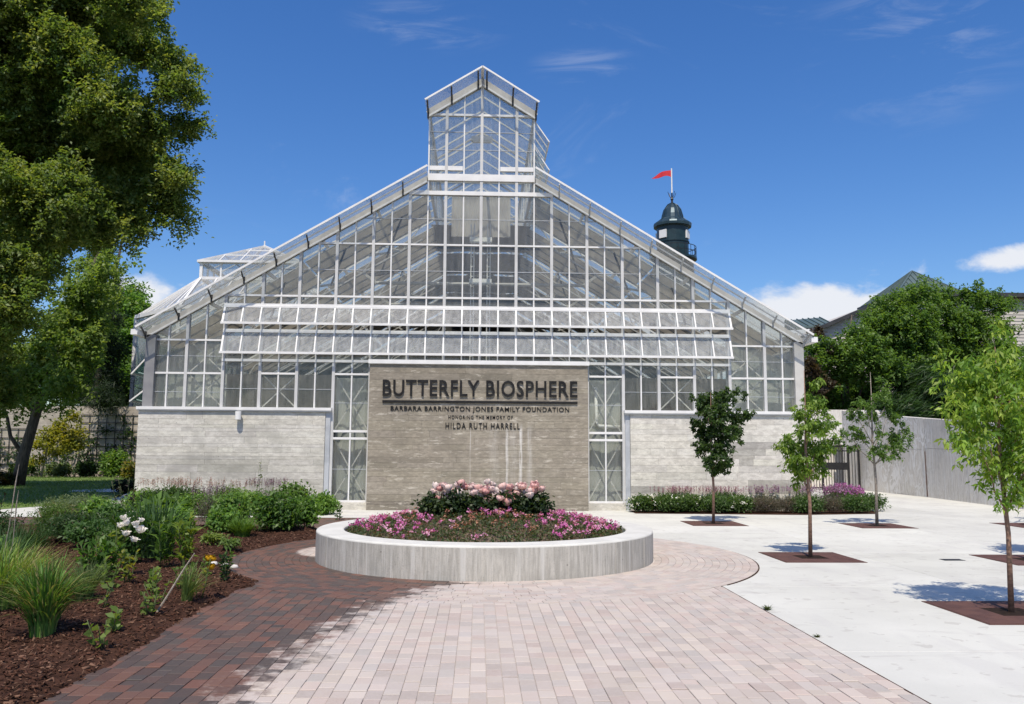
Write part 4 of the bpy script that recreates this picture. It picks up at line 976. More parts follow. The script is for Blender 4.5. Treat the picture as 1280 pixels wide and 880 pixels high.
# ------------------------------------------------------------------ sign wall with its lettering
sw = thing('sign_wall', 'brown weathered concrete wall with dark raised lettering below the glass gable', 'sign wall', (0, 22.1, 0))
board_wall('wall', -2.915, 2.915, 0, 3.83, 22.10, .17, MAT['sign_wall'], sw, (1, 1, 1), 21, dark=((-3, 3, 0, .4, .85), (-3, 3, 3.4, 3.9, .9)))
m = MB(); m.box(-2.945, 2.945, 22.04, 22.275, 3.845, 3.95); m.box(-2.93, 2.93, 22.07, 22.272, 3.832, 3.845); m.build('cap', MAT['white_metal'], sw)
def letters(text, xc, zb, w, h, depth, stroke, yf=22.10, gap=.035, space=1.0):
    cu = bpy.data.curves.new('line', 'FONT'); cu.body = text; cu.size = 1; cu.extrude = .5; cu.offset = stroke; cu.space_character = space
    cu.resolution_u = 3
    ob = bpy.data.objects.new('line', cu); col.objects.link(ob); bpy.context.view_layer.update()
    me = bpy.data.meshes.new_from_object(ob.evaluated_get(bpy.context.evaluated_depsgraph_get()))
    bpy.data.objects.remove(ob); bpy.data.curves.remove(cu)
    n = len(me.vertices); co = np.empty(n*3, np.float32); me.vertices.foreach_get('co', co); co = co.reshape(-1, 3).astype(float)
    lo, hi = co.min(0), co.max(0)
    X = (co[:, 0]-lo[0])/(hi[0]-lo[0])*w + xc - w/2; Z = (co[:, 1]-lo[1])/(hi[1]-lo[1])*h + zb
    Yv = yf - gap - depth/2 - co[:, 2]*depth
    par = list(range(n))
    def find(a):
        while par[a] != a: par[a] = par[par[a]]; a = par[a]
        return a
    # merge corners that share a place (caps and sides are separate shells)
    seen = {}
    for i in range(n):
        k = (round(co[i, 0], 4), round(co[i, 1], 4)); seen.setdefault(k, i); par[find(i)] = find(seen[k])
    polys = [list(p.vertices) for p in me.polygons]
    for p in polys:
        for b in p[1:]: par[find(b)] = find(p[0])
    groups = {}
    for p in polys: groups.setdefault(find(p[0]), []).append(p)
    for g in sorted(groups.values(), key=lambda g: min(X[i] for p in g for i in p)):
        ids = sorted({i for p in g for i in p}); mp = {a: b for b, a in enumerate(ids)}
        mb = MB(); mb.add([(X[i], Yv[i], Z[i]) for i in ids], [tuple(mp[i] for i in p) for p in g]); mb.build('letter', MAT['letter'], sw)
    bpy.data.meshes.remove(me)
letters('BUTTERFLY BIOSPHERE', .035, 2.985, 5.18, .435, .034, .010, gap=.010, space=1.06)
m = MB(); m.box(-2.555, 2.625, 22.06, 22.092, 2.815, 2.872); m.build('rule', MAT['letter'], sw)
letters('BARBARA BARRINGTON JONES FAMILY FOUNDATION', .035, 2.555, 4.74, .165, .014, .010, gap=.004, space=1.12)
letters('HONORING THE MEMORY OF', .045, 2.385, 1.71, .10, .010, .008, gap=.003, space=1.25)
letters('HILDA RUTH HARRELL', .105, 2.125, 1.97, .165, .014, .010, gap=.004, space=1.25)

# ------------------------------------------------------------------ round planter
pl = thing('round_planter', 'large round grey concrete planter full of pink flowers on the brick paving', 'planter', (CX, CY, 0))
m = MB(); m.lathe([(RPL-.39, .10), (RPL, .0), (RPL, .405)], CX, CY, 96); m.f = m.f[96:]
m.build('wall', MAT['planter'], pl, smooth=True)
m = MB(); m.lathe([(RPL, .405), (RPL-.004, .418), (RPL-.018, .430), (RPL-.38, .432), (RPL-.395, .424), (RPL-.40, .405), (RPL-.40, .20)], CX, CY, 96)
m.build('rim', MAT['rim'], pl, smooth=False)
for a in (-150, -128, -108, -91, -66, -48, -30):           # joints left by the formwork
    m = MB(); t = R(a); m.bar((CX+(RPL+.002)*math.cos(t), CY+(RPL+.002)*math.sin(t), .01), (CX+(RPL+.002)*math.cos(t), CY+(RPL+.002)*math.sin(t), .40), .008, .006, (math.cos(t), math.sin(t), 0)); m.build('form_joint', MAT['planter'], pl)
def dome(r): return .345 + .25*max(0, 1-(r/2.08)**2)
m = MB(); m.lathe([(2.112, .34)] + [(r, dome(r)) for r in (1.9, 1.6, 1.2, .8, .4, .05)], CX, CY, 40); m.build('soil', MAT['soil'], pl, smooth=True)
def disc(n, rmax):
    r = rmax*np.sqrt(rng.random(n)); t = 2*PI*rng.random(n)
    return r, CX + r*np.cos(t), CY + r*np.sin(t)
n = 17000; r, x, y = disc(n, 2.06)
dens = np.sin(x*4.1+1)*np.cos(y*3.7) + rng.normal(size=n)*.8
ok = (dens > -.9); r, x, y = r[ok], x[ok], y[ok]; n = len(r)
P = np.stack([x, y, .345 + .25*(1-(r/2.08)**2) + rng.random(n)*.09], 1)
g = emit('flower_foliage', leaf_arrays(P, .055, .45, pal_cols([(.060,.095,.030),(.085,.12,.045),(.11,.12,.05),(.13,.085,.045),(.05,.075,.03)], n)), MAT['leaf'], None, 'stuff')
tag(g, 'low green foliage of the bedding flowers inside the round planter', 'bedding plants')
# small pink flower heads, each of a few florets
n = 620; r, x, y = disc(n, 2.02)
patch = np.sin(x*3.3+.6)*np.cos(y*2.9+1.2) + np.where(np.abs(x-CX) > .75, .55, -.35) + rng.normal(size=n)*.45
ok = patch > .05; r, x, y = r[ok], x[ok], y[ok]; n = len(r); k = 13
z = .345 + .25*(1-(r/2.08)**2) + .09 + rng.random(n)*.05
c0 = np.array([(.52, .13, .36), (.62, .22, .46), (.44, .085, .30), (.66, .34, .50), (.56, .20, .34)])[rng.integers(0, 5, n)]
C = np.concatenate([np.repeat(c0, k, 0)*(1+(rng.random((n*k, 1))-.5)*.3), np.ones((n*k, 1))], 1)
P = np.repeat(np.stack([x, y, z], 1), k, 0) + rng.normal(size=(n*k, 3))*np.array([.019, .019, .012])
fl = emit('pink_flowers', leaf_arrays(P, .030, .8, C, -.5), MAT['petal'], None, 'stuff'); tag(fl, 'small pink and magenta bedding flowers round the planter edge', 'flowers')
n = 150; r, x, y = disc(n, 1.7); ok = (np.abs(x-CX) < .8) | (rng.random(n) < .25); r, x, y = r[ok], x[ok], y[ok]; n = len(r)
P = np.repeat(np.stack([x, y, .345 + .25*(1-(r/2.08)**2) + .10 + rng.random(n)*.05], 1), 9, 0) + rng.normal(size=(n*9, 3))*.015
fl = emit('faded_flowers', leaf_arrays(P, .035, .6, pal_cols([(.36,.16,.10),(.30,.12,.09),(.42,.22,.15)], n*9), 0), MAT['petal'], None, 'stuff'); tag(fl, 'faded orange brown flowers in the middle of the planter', 'flowers')
# the roses in the middle: five bushes, each bloom a part
def bloom_arrays(c, rad, pal, rings=((4, .42), (5, .68), (6, .90), (7, 1.05)), wide=1.0):
    V = []; F = []; Cc = []
    base = pal[random.randrange(len(pal))]
    tilt = Matrix.Rotation(random.uniform(-.5, .5), 3, 'X') @ Matrix.Rotation(random.uniform(-.5, .5), 3, 'Y')
    for n_, rr in rings:
        ph = random.random()*6
        for k in range(n_):
            a = ph + 2*PI*k/n_; wv = 2.5*rr*rad/n_; ca, sa = math.cos(a), math.sin(a); tx, ty = -sa, ca
            opn = (random.uniform(.55, .95) if rr < .95 else random.uniform(.75, 1.3))*wide; lift = random.uniform(.75, 1.15)
            b = len(V)
            for hh, ro, w_, zz in ((0, .25, .4, -.85), (.4, .92, 1.0, -.25), (.75, 1.0, 1.0, .30), (1.0, opn, .55, (.80 - rr*.30/wide**-1.2)*lift)):
                for sgn in (-1, 0, 1):
                    R_ = rr*rad*ro*(1.0 if sgn == 0 else .90)
                    V.append(tuple(tilt @ Vector((R_*ca + sgn*tx*wv*w_, R_*sa + sgn*ty*wv*w_, zz*rad + random.uniform(-.05, .05)*rad)) + Vector(c)))
            for i in range(3):
                for j in range(2): q = b + 3*i + j; F.append((q, q+1, q+4, q+3))
            s = random.uniform(.9, 1.06); s2 = .86 + .14*min(1, rr)
            Cc += [(base[0]*s, base[1]*s*s2, base[2]*s*s2, 1)]*12
    return np.array(V), np.array(F), np.array(Cc)
ROSE_PAL = [(.86, .62, .56), (.87, .70, .64), (.84, .54, .49), (.88, .76, .70), (.80, .46, .42)]
rr2 = random.Random(9)
MORE = [(rr2.uniform(-.75, 1.0), 12.78+rr2.uniform(-.2, .25), rr2.uniform(.90, 1.07)) for _ in range(16)]
bx = [-.66, -.30, .10, .46, .86]
bl = ['left-hand end bush with pale pink double roses in the planter', 'pale pink rose bush between the left end bush and the middle of the planter', 'middle pale pink rose bush in the planter, the tallest of its row',
      'pale pink rose bush just right of the middle of the planter', 'right-hand end bush with pale pink double roses in the planter']
for i, x in enumerate(bx):
    t = thing('rose_bush', bl[i], 'rose bush', (x+CX-.05, 12.75, .55), 'rose bushes in the round planter')
    cl = [(x+CX-.05+random.uniform(-.15, .15), 12.72+random.uniform(-.22, .22), .62+random.uniform(0, .22), .17) for _ in range(6)]
    crown(t, cl, 9000, .075, .55, [(.022,.046,.018),(.030,.060,.022),(.018,.036,.016),(.05,.08,.03)], .1, name='foliage', sub=20, subr=.6)
    mine = [p for p in ROSES + MORE if min(range(5), key=lambda j: abs(bx[j]+CX-.05-p[0])) == i]
    for p in mine:
        limb(t, (x+CX-.05+random.uniform(-.08, .08), 12.75, .56), (p[0], p[1], p[2]-.03), .007, .004, MAT['leaf'] if False else MAT['young_bark'], 'stem', .03, 5, 3)
        rad = random.uniform(.054, .072)
        emit('bloom', bloom_arrays(p, rad, ROSE_PAL), MAT['rose'], t)

# ------------------------------------------------------------------ plants of the beds
def shrub(label, cat, loc, rx, ry, h, n, L, asp, pal, group=None, droop=0.0, name='shrub', flowers=None, stems=5, z0=.05):
    if loc[0] < -3: h = h*.84
    t = thing(name, label, cat, loc, group)
    u = unit(rng.normal(size=(n, 3))); rr = rng.random((n, 1))**.45; u = u*rr
    k = max(6, n//45); cs = unit(rng.normal(size=(k, 3)))*rng.random((k, 1))**.4
    gidx = rng.integers(0, k, n); u = .55*cs[gidx] + .5*u
    u[:, 2] = np.minimum(np.abs(u[:, 2]), 1)**.62
    P = np.array(loc) + np.stack([u[:, 0]*rx, u[:, 1]*ry, z0 + u[:, 2]*h*.95], 1)
    emit('foliage', leaf_arrays(P, L, asp, pal_cols(pal, n, .2, np.where(rng.random(n) < .6, gidx % len(pal), rng.integers(0, len(pal), n))), droop), MAT['leaf'], t)
    if rx > .3 and h > .4 and L > .05:
        ns = int(10*rx/.45); SP = []; SD = []
        for _ in range(ns):
            a = random.random()*6.28; r_ = math.sqrt(random.random())*.85; hh = h*random.uniform(.80, 1.06)*(1-.35*r_*r_)
            for k_ in range(11):
                f = .45 + .55*k_/10; aa = k_*2.4+a; SP.append((loc[0]+rx*r_*math.cos(a)*(.7+.35*f), loc[1]+ry*r_*math.sin(a)*(.7+.35*f), loc[2]+hh*f)); SD.append((math.cos(aa), math.sin(aa), .35+f*.6))
        emit('sprigs', leaf_arrays(np.array(SP), L*1.05, asp, pal_cols(pal, len(SP), .2)*np.array([1.12, 1.1, 1, 1]), .05, unit(np.array(SD))), MAT['leaf'], t, 'stuff')
    for _ in range(stems):
        a = random.random()*6.28; limb(t, loc, (loc[0]+rx*.6*math.cos(a), loc[1]+ry*.6*math.sin(a), loc[2]+h*.7), .010, .004, MAT['young_bark'], 'stem', .05, 5, 3)
    for f in flowers or ():
        nm, c_, m_, sz, zl, zh, spr = f
        a = 2*PI*rng.random(m_); r_ = np.sqrt(rng.random(m_))*spr
        hh = np.sqrt(np.clip(1-(r_)**2, 0.05, 1))
        base = np.array(loc) + np.stack([np.cos(a)*r_*rx, np.sin(a)*r_*ry, h*(zl + (zh-zl)*rng.random(m_))*(.45+.55*hh)+.04], 1)
        q = 7; P = np.repeat(base, q, 0) + rng.normal(size=(m_*q, 3))*sz*.35
        emit(nm, leaf_arrays(P, sz, .7, pal_cols(c_, m_*q, .12), -.3), MAT['petal'], t, None)['kind'] = 'stuff'
    return t
def spikes(t, loc, rx, ry, z0, z1, n, c_, r_=.012, name='flower_spikes'):
    if loc[0] < -3: z0, z1 = z0*.84, z1*.88
    a = 2*PI*rng.random(n); rr = np.sqrt(rng.random(n)); x = loc[0]+np.cos(a)*rr*rx; y = loc[1]+np.sin(a)*rr*ry
    top = loc[2] + z0 + (z1-z0)*(.6+.4*rng.random(n)); q = 16
    tt = np.tile(np.linspace(0, 1, q), n)
    ln = .13
    P = np.stack([np.repeat(x, q), np.repeat(y, q), np.repeat(top, q) - tt*ln], 1) + rng.normal(size=(n*q, 3))*r_*.6
    st = np.stack([x, y, np.full(n, loc[2]+z0*.4)], 1); d = np.stack([rng.normal(size=n)*.03, np.zeros(n), top - loc[2] - z0*.4], 1)
    P = P + np.repeat(d*np.array([1, 0, 0]), q, 0)
    A = leaf_arrays(P, r_*2.2, .6, pal_cols(c_, n*q, .2))
    w = np.array([.0025, 0, 0]); S = np.stack([st-w, st+w, st+d+w*.5, st+d-w*.5], 1).reshape(-1, 3); F = np.arange(4*n).reshape(n, 4)
    o = emit(name, join([A, (S, F, np.tile(np.array([[.07,.11,.035,1]]), (4*n, 1)))]), MAT['petal'], t, 'stuff'); return o
def grass(label, loc, n, h, spread, w, pal, arch=.6, base=.08, group=None, cat='ornamental grass', name='grass_clump', lean=(0, 0)):
    t = thing(name, label, cat, loc, group)
    a = 2*PI*rng.random(n); ro = np.sqrt(rng.random(n))
    p0 = np.stack([np.cos(a)*ro*base, np.sin(a)*ro*base, np.zeros(n)], 1)
    a2 = a + rng.normal(size=n)*.5
    out = np.stack([np.cos(a2)+lean[0], np.sin(a2)+lean[1], np.zeros(n)], 1)*(spread*(.15 + .85*rng.random(n)))[:, None]
    hh = h*(.55 + .45*rng.random(n))*(1 - .25*np.linalg.norm(out, axis=1)/max(spread, .01))
    wob = rng.normal(size=(n, 3))*np.array([.16, .16, .05])*spread
    sg = 5; ts = np.linspace(0, 1, sg+1); side = np.stack([-np.sin(a2), np.cos(a2), np.zeros(n)], 1)
    rows = []
    for t_ in ts:
        c = p0 + out*(t_**1.7) + wob*t_**2 + np.stack([np.zeros(n), np.zeros(n), hh*(t_*1.25 - arch*.45*t_**3*(.6+.8*np.minimum(1, np.linalg.norm(out, axis=1)/spread)))], 1)
        ww = w*(1-t_**2.2)*.5 + .0006
        rows.append(np.stack([c - side*ww, c + side*ww], 1))
    V = np.stack(rows, 1).reshape(-1, 3) + np.array(loc)         # n, sg+1, 2
    b = np.arange(n)[:, None]*(2*(sg+1)); F = np.concatenate([b + np.array([2*i, 2*i+1, 2*i+3, 2*i+2]) for i in range(sg)])
    C = np.repeat(pal_cols(pal, n, .22), 2*(sg+1), 0)
    emit('blades', (V, F, C), MAT['blade'], t); t.children[0]['kind'] = 'stuff'
    return t
def leafy_stems(label, cat, loc, n, h, spread, L, asp, pal, per=26, group=None, name='perennial', up=.5, whorl=True, lean=(0, 0)):
    t = thing(name, label, cat, loc, group)
    P = []; D = []
    for i in range(n):
        a = random.random()*6.28; r_ = spread*math.sqrt(random.random())
        b = Vector(loc) + Vector((math.cos(a)*r_*.35, math.sin(a)*r_*.35, 0)); e = Vector(loc) + Vector((math.cos(a)*r_+lean[0]*h, math.sin(a)*r_+lean[1]*h, h*random.uniform(.75, 1.05)))
        limb(t, b, e, .006, .003, MAT['leaf_stem'], 'stem', .02, 5, 3)
        for k in range(per):
            f = .12 + .88*k/per; p = b.lerp(e, f); aa = k*2.4 + a
            P.append(p); D.append((math.cos(aa), math.sin(aa), up + f*.5))
    P = np.array([tuple(p) for p in P]); D = np.array(D)
    emit('foliage', leaf_arrays(P, L, asp, pal_cols(pal, len(P), .2), .05, unit(D)), MAT['leaf'], t)
    return t
MAT['leaf_stem'] = simple('green_stem', (.075, .11, .035), (.10, .12, .05), 9, .7)
def gz(x, y): return float(bed_z(np.array([x]), np.array([y]))[0])
def at(x, y): return (x, y, gz(x, y))

# front bed, near to far
grass('big clump of fine green grass at the near left of the flower bed', at(-3.58, 7.22), 560, .78, .40, .014, [(.09,.20,.040),(.12,.25,.05),(.075,.17,.038),(.17,.26,.06),(.30,.28,.12)], .8, .09)
grass('tall bright grass clump behind the big near clump at the left edge', at(-4.72, 8.55), 1000, .70, .58, .011, [(.16,.27,.045),(.20,.31,.055),(.12,.23,.045),(.26,.32,.07),(.34,.32,.14)], .6, .30)
grass('yellow green grass tuft between two taller clumps at far left', at(-5.35, 8.9), 600, .66, .5, .008, [(.13,.20,.035),(.17,.23,.045),(.10,.17,.035)], .6, .22)
grass('fine grey green grass right of the tall bright clump', at(-3.95, 8.75), 420, .42, .30, .006, [(.11,.16,.055),(.14,.18,.07),(.09,.14,.05)], .6, .08)
grass('bluish upright grass leaves behind the bright grass clump', at(-5.6, 10.2), 420, .58, .40, .010, [(.06,.12,.05),(.08,.15,.06)], .3, .22)
# dry seed stalks
t = thing('seed_stalk', 'tall dry pale seed stalks rising above the grass clumps', 'grass stalks', at(-4.85, 8.7))
for (a, b) in (((-4.85, 8.7), (-5.2, 8.75, 1.38)), ((-4.78, 8.65), (-4.66, 8.7, 1.42)), ((-4.72, 8.7), (-4.62, 8.65, 1.16)), ((-5.1, 8.8), (-5.5, 8.9, 1.02)), ((-4.95, 8.8), (-4.98, 8.8, 1.02))):
    q = MB(); p0 = Vector((a[0], a[1], .1)); p1 = Vector(b); q.tube([p0, p0.lerp(p1, .5)+Vector((.02, 0, .03)), p0.lerp(p1, .86), p1], [.004, .0035, .007, .002], 5); q.build('stalk', MAT['pale_bark'], t)
leafy_stems('bright green leafy perennial just right of the tall grass', 'perennial', at(-4.35, 10.0), 12, .42, .26, .13, .34, [(.075,.17,.025),(.10,.21,.03),(.06,.13,.02)], 16)
shrub('low rounded fine-leaved green shrub behind the white rose', 'shrub', at(-5.25, 12.6), .42, .40, .50, 3800, .055, .22, [(.050,.12,.018),(.070,.15,.022),(.035,.085,.014)], None, 0)
t = leafy_stems('spindly rose with white blooms in the middle of the flower bed', 'rose', at(-4.30, 10.35), 4, .58, .14, .085, .7, [(.10,.19,.03),(.15,.22,.04),(.20,.22,.05)], 13, name='rose_plant')
for dx, dy, dz, r_ in ((.05, 0, .86, .065), (.15, .03, .84, .06), (.22, 0, .77, .075), (.10, -.05, .77, .06), (.20, -.05, .70, .055), (-.03, 0, .82, .05), (.02, .04, .93, .05), (.25, .03, .88, .04)):
    p = at(-4.30, 10.35); emit('bloom', bloom_arrays((p[0]+dx+random.uniform(-.04, .04), p[1]+dy, p[2]+dz-.24+random.uniform(-.05, .03)), r_*.78, [(.84, .83, .76), (.78, .77, .68)], ((4, .30), (5, .62), (6, 1.0)), 1.35), MAT['rose'], t)
leafy_stems('yellowing leafy rose shoot below the white blooms', 'perennial', at(-3.95, 9.75), 5, .36, .14, .07, .6, [(.15,.20,.03),(.24,.24,.04),(.10,.16,.03)], 11)
for (x, y, lab, n_) in ((-3.02, 8.05, 'sprawling rose shoot with round leaves near the brick edge', 4), (-3.15, 8.55, 'thin rose shoot lying over the bark chips', 3), (-2.86, 6.7, 'tiny weed sprouting in the bark chips nearest the camera', 3), (-3.55, 8.2, 'short seedling right of the big grass clump', 2)):
    leafy_stems(lab, 'seedling', at(x, y), n_, .22 if n_ < 4 else .26, .16, .062, .85, [(.14,.21,.045),(.17,.24,.06),(.11,.17,.035)], 6 if n_ > 2 else 5, up=.25)
q = thing('rose_cane', 'bare pale leaning rose cane above the bark chips', 'rose cane', at(-3.0, 8.12)); m = MB(); m.tube([at(-3.0, 8.12), (-2.93, 8.2, .20), (-2.82, 8.3, .44), (-2.74, 8.34, .58)], [.011, .010, .008, .006], 6); m.build('cane', MAT['pale_bark'], q)
grass('small wispy grass tuft with yellow flowers near the brick edge', at(-2.92, 8.15 if False else 8.72), 150, .42, .24, .006, [(.11,.18,.05),(.15,.20,.06)], .45, .05, lean=(.5, 0))
t = leafy_stems('thin stems with yellow flowers beside the brick edge', 'flower', at(-2.86, 8.95), 3, .40, .10, .06, .4, [(.12,.17,.04),(.3,.28,.03)], 7, lean=(.1, 0))
for _ in range(3):
    p = at(-2.80+random.uniform(-.05, .06), 8.95); emit('bloom', bloom_arrays((p[0], p[1], p[2]+random.uniform(.33, .43)), .04, [(.50, .30, .02)]), MAT['rose'], t)
leafy_stems('small dark upright boxwood like plant at the tip of the bed', 'small shrub', at(-2.92, 9.98), 5, .36, .07, .055, .55, [(.022,.055,.020),(.030,.070,.026)], 18)
leafy_stems('yellow green leafy lily stems right of the leafy clump', 'lily', at(-3.72, 11.0), 6, .66, .16, .15, .26, [(.16,.24,.03),(.22,.28,.04),(.11,.19,.03)], 20, up=.9)
leafy_stems('fresh green lily stems left of the yellow green ones', 'lily', at(-4.02, 11.05), 7, .64, .18, .15, .26, [(.08,.16,.025),(.11,.20,.03),(.06,.13,.02)], 20, up=.9)
leafy_stems('tall green leafy clump in the middle of the bed', 'perennial', at(-4.55, 11.5), 16, .66, .32, .12, .36, [(.050,.12,.025),(.070,.15,.03),(.038,.09,.02)], 20)
grass('blue green bladed iris clump behind the leafy stems', at(-4.55, 12.1), 330, .88, .50, .024, [(.060,.125,.045),(.085,.16,.055),(.045,.095,.035)], .4, .22)
for (x, y, r_) in ((-3.35, 11.42, .055), (-3.25, 11.5, .06), (-3.47, 11.35, .05)):
    o = MB(); o.lathe([(0, -.02), (r_*.8, -.015), (r_, r_*.35), (r_*.75, r_*.85), (0, r_)], x, y, 9)
    zz = gz(x, y); o.v = [(a, b, c+zz) for a, b, c in o.v]; o = o.build('stone', MAT['stone'], None, smooth=True)
    tag(o, {-3.35: 'pale rounded stone between two others at the bed edge', -3.25: 'largest pale stone, nearest the bricks at the bed edge', -3.47: 'smallest pale stone beside the lily stems'}[x], 'stone', 'pale stones at the bed edge')
leafy_stems('tiny leafy sprig beside the pale stones', 'seedling', at(-3.2, 11.0), 3, .28, .06, .07, .45, [(.08,.16,.03),(.11,.2,.04)], 12)
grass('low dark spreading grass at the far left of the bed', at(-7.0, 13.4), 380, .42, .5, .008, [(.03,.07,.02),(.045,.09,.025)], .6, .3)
shrub('dark green mounded shrub behind the rose', 'shrub', at(-6.6, 14.2), .75, .6, .55, 3600, .07, .3, GREEN_DARK)
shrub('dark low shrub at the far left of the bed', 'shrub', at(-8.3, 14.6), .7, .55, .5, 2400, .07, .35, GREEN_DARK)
shrub('light green feathery shrub by the brick walkway', 'shrub', at(-7.6, 15.4), .42, .40, .66, 2600, .08, .14, [(.09,.16,.03),(.12,.20,.04),(.07,.13,.03)])
leafy_stems('purple leaved upright shrub beside the concrete path', 'shrub', at(-8.9, 15.7), 9, .78, .35, .10, .4, [(.045,.030,.030),(.06,.045,.035),(.035,.05,.025)], 13)
shrub('green shrub with yellowish tips at the left picture edge', 'shrub', at(-9.55, 15.8), .35, .35, .55, 1200, .09, .2, [(.10,.15,.03),(.14,.19,.04)])
# plants in front of the left wall
shrub('bushy green perennial with bright leaves left of the planter', 'perennial', at(-3.75, 15.9), .55, .50, .84, 4600, .095, .42, [(.060,.14,.022),(.085,.18,.028),(.045,.10,.018),(.11,.20,.035)], 'leafy perennials before the left wall')
grass('short bright green grass tuft in front of the bushy perennial', at(-4.1, 14.9), 420, .42, .36, .012, [(.12,.22,.035),(.15,.26,.045),(.09,.17,.03)], .7, .12)
shrub('leafy green perennial second from the planter before the wall', 'perennial', at(-4.65, 16.2), .45, .40, .85, 2600, .10, .36, GREEN_MID, 'leafy perennials before the left wall')
t = shrub('grey lavender clump between green perennials before the wall', 'lavender', at(-5.2, 16.6), .42, .40, .80, 2200, .06, .16, GREEN_LAV, 'lavender clumps before the left wall'); spikes(t, at(-5.2, 16.6), .42, .38, .70, .92, 40, [(.20,.13,.17),(.16,.11,.15)])
shrub('broad leaved green hosta like plant before the left wall', 'perennial', at(-5.95, 16.1), .50, .42, .62, 900, .22, .48, [(.10,.20,.035),(.13,.24,.045),(.075,.15,.03)], 'leafy perennials before the left wall')
t = shrub('wide green salvia with thin pinkish spikes before the left wall', 'salvia', (-7.25, 20.6, 0), 1.05, .60, .82, 7500, .075, .36, [(.050,.11,.022),(.070,.14,.03),(.038,.085,.018)], 'salvias before the left wall'); spikes(t, (-7.25, 20.6, 0), .95, .5, .70, 1.0, 80, [(.34,.20,.19),(.42,.27,.25),(.28,.17,.16)])
t = shrub('narrow green salvia beside the lavender under the wall lamp', 'salvia', (-6.0, 20.7, 0), .65, .55, .82, 4200, .075, .36, GREEN_MID, 'salvias before the left wall'); spikes(t, (-6.0, 20.7, 0), .55, .45, .70, 1.0, 36, [(.30,.18,.19),(.36,.24,.23)])
t = shrub('grey purple lavender under the middle of the left wall', 'lavender', (-5.15, 20.8, 0), .55, .45, .72, 2400, .06, .16, GREEN_LAV, 'lavender clumps before the left wall'); spikes(t, (-5.15, 20.8, 0), .5, .4, .7, 1.0, 60, [(.20,.13,.19),(.24,.16,.22)])
t = shrub('leafy green perennial with yellow buds against the left wall', 'perennial', (-4.4, 20.2, 0), .62, .5, .98, 3800, .095, .42, [(.065,.14,.022),(.09,.18,.03),(.12,.20,.04)], 'leafy perennials before the left wall')
leafy_stems('single tall dark flower stem rising against the left wall', 'flower', (-5.25, 20.2, 0), 2, 1.55, .10, .10, .4, [(.06,.10,.03),(.10,.14,.03)], 13)
leafy_stems('small sprig growing in the gravel by the narrow glass door bay', 'seedling', (-3.1, 18.9, 0), 3, .40, .08, .09, .45, [(.05,.11,.03),(.07,.14,.035)], 11)
shrub('big grey green lavender mound on the corner by the path', 'lavender', (-8.75, 18.9, 0), 1.10, .85, .68, 8500, .075, .16, GREEN_GREY)
shrub('small grey bush with yellow flecks left of the lavender mound', 'shrub', (-8.55, 17.6, .02), .45, .40, .55, 1700, .06, .3, [(.12,.15,.06),(.16,.17,.06),(.08,.12,.04)])
leafy_stems('dark purple leaved sapling at the corner of the left wall', 'shrub', at(-6.75, 16.6), 8, .95, .35, .085, .5, [(.035,.030,.028),(.05,.045,.035),(.03,.05,.022)], 14)
shrub('dark small shrub on the path edge beside the wall corner', 'shrub', (-12.2, 29.6, 0), .55, .45, .55, 1100, .12, .4, [(.018,.028,.018),(.025,.035,.02)])

for (x, y, rx, hh, n_, L_, pal, lab) in (
        (-4.55, 15.35, .45, .72, 2600, .09, GREEN_MID, 'bright green perennial behind the short grass tuft'), (-5.35, 15.2, .48, .70, 2600, .10, GREEN_MID, 'green perennial between the hosta like plant and the bright perennials'),
        (-6.35, 14.9, .50, .72, 2600, .085, [(.06,.13,.028),(.08,.165,.034),(.05,.10,.024)], 'mid green perennial in front of the purple sapling'), (-6.95, 15.7, .50, .85, 2600, .09, GREEN_MID, 'taller green perennial near the brick walkway'),
        (-3.35, 16.55, .42, .80, 2200, .09, [(.10,.20,.035),(.13,.24,.04),(.08,.16,.03)], 'yellowish green perennial nearest the planter'), (-4.95, 13.2, .40, .60, 2000, .09, GREEN_MID, 'low leafy perennial right behind the iris clump'),
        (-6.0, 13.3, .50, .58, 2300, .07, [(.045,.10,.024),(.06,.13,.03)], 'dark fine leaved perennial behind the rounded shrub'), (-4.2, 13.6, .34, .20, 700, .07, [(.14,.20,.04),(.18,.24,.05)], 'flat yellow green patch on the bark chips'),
        (-3.75, 13.0, .26, .16, 500, .06, [(.12,.19,.045),(.09,.15,.035)], 'small flat green patch near the brick circle'), (-7.9, 13.2, .6, .55, 2300, .08, [(.05,.10,.025),(.065,.13,.03)], 'dark green perennial at left behind the grasses'),
        (-6.3, 11.3, .45, .5, 1800, .08, GREEN_MID, 'green perennial behind the bright grass clump'), (-5.5, 14.2, .35, .45, 1400, .08, [(.09,.17,.035),(.12,.21,.04)], 'small light green perennial in the middle of the bed')):
    shrub(lab, 'perennial', at(x, y), rx*.82, rx*.72, hh*random.uniform(.72, 1.0), int(n_*.8), L_, .40, tone(pal, 1.15))
for (x, y, rx, hh, lab) in ((-8.1, 20.7, .55, .80, 'green bush at the left end of the planting by the wall corner'), (-6.65, 20.2, .6, .74, 'green bush in front of the salvias by the left wall'), (-5.5, 20.3, .6, .78, 'green bush in front of the grey lavender by the left wall'), (-3.75, 20.6, .42, .70, 'last green bush beside the narrow glass bay')):
    shrub(lab, 'bush', (x, y, 0), rx, .45, hh*.88, 3200, .085, .42, tone(GREEN_MID, 1.15))
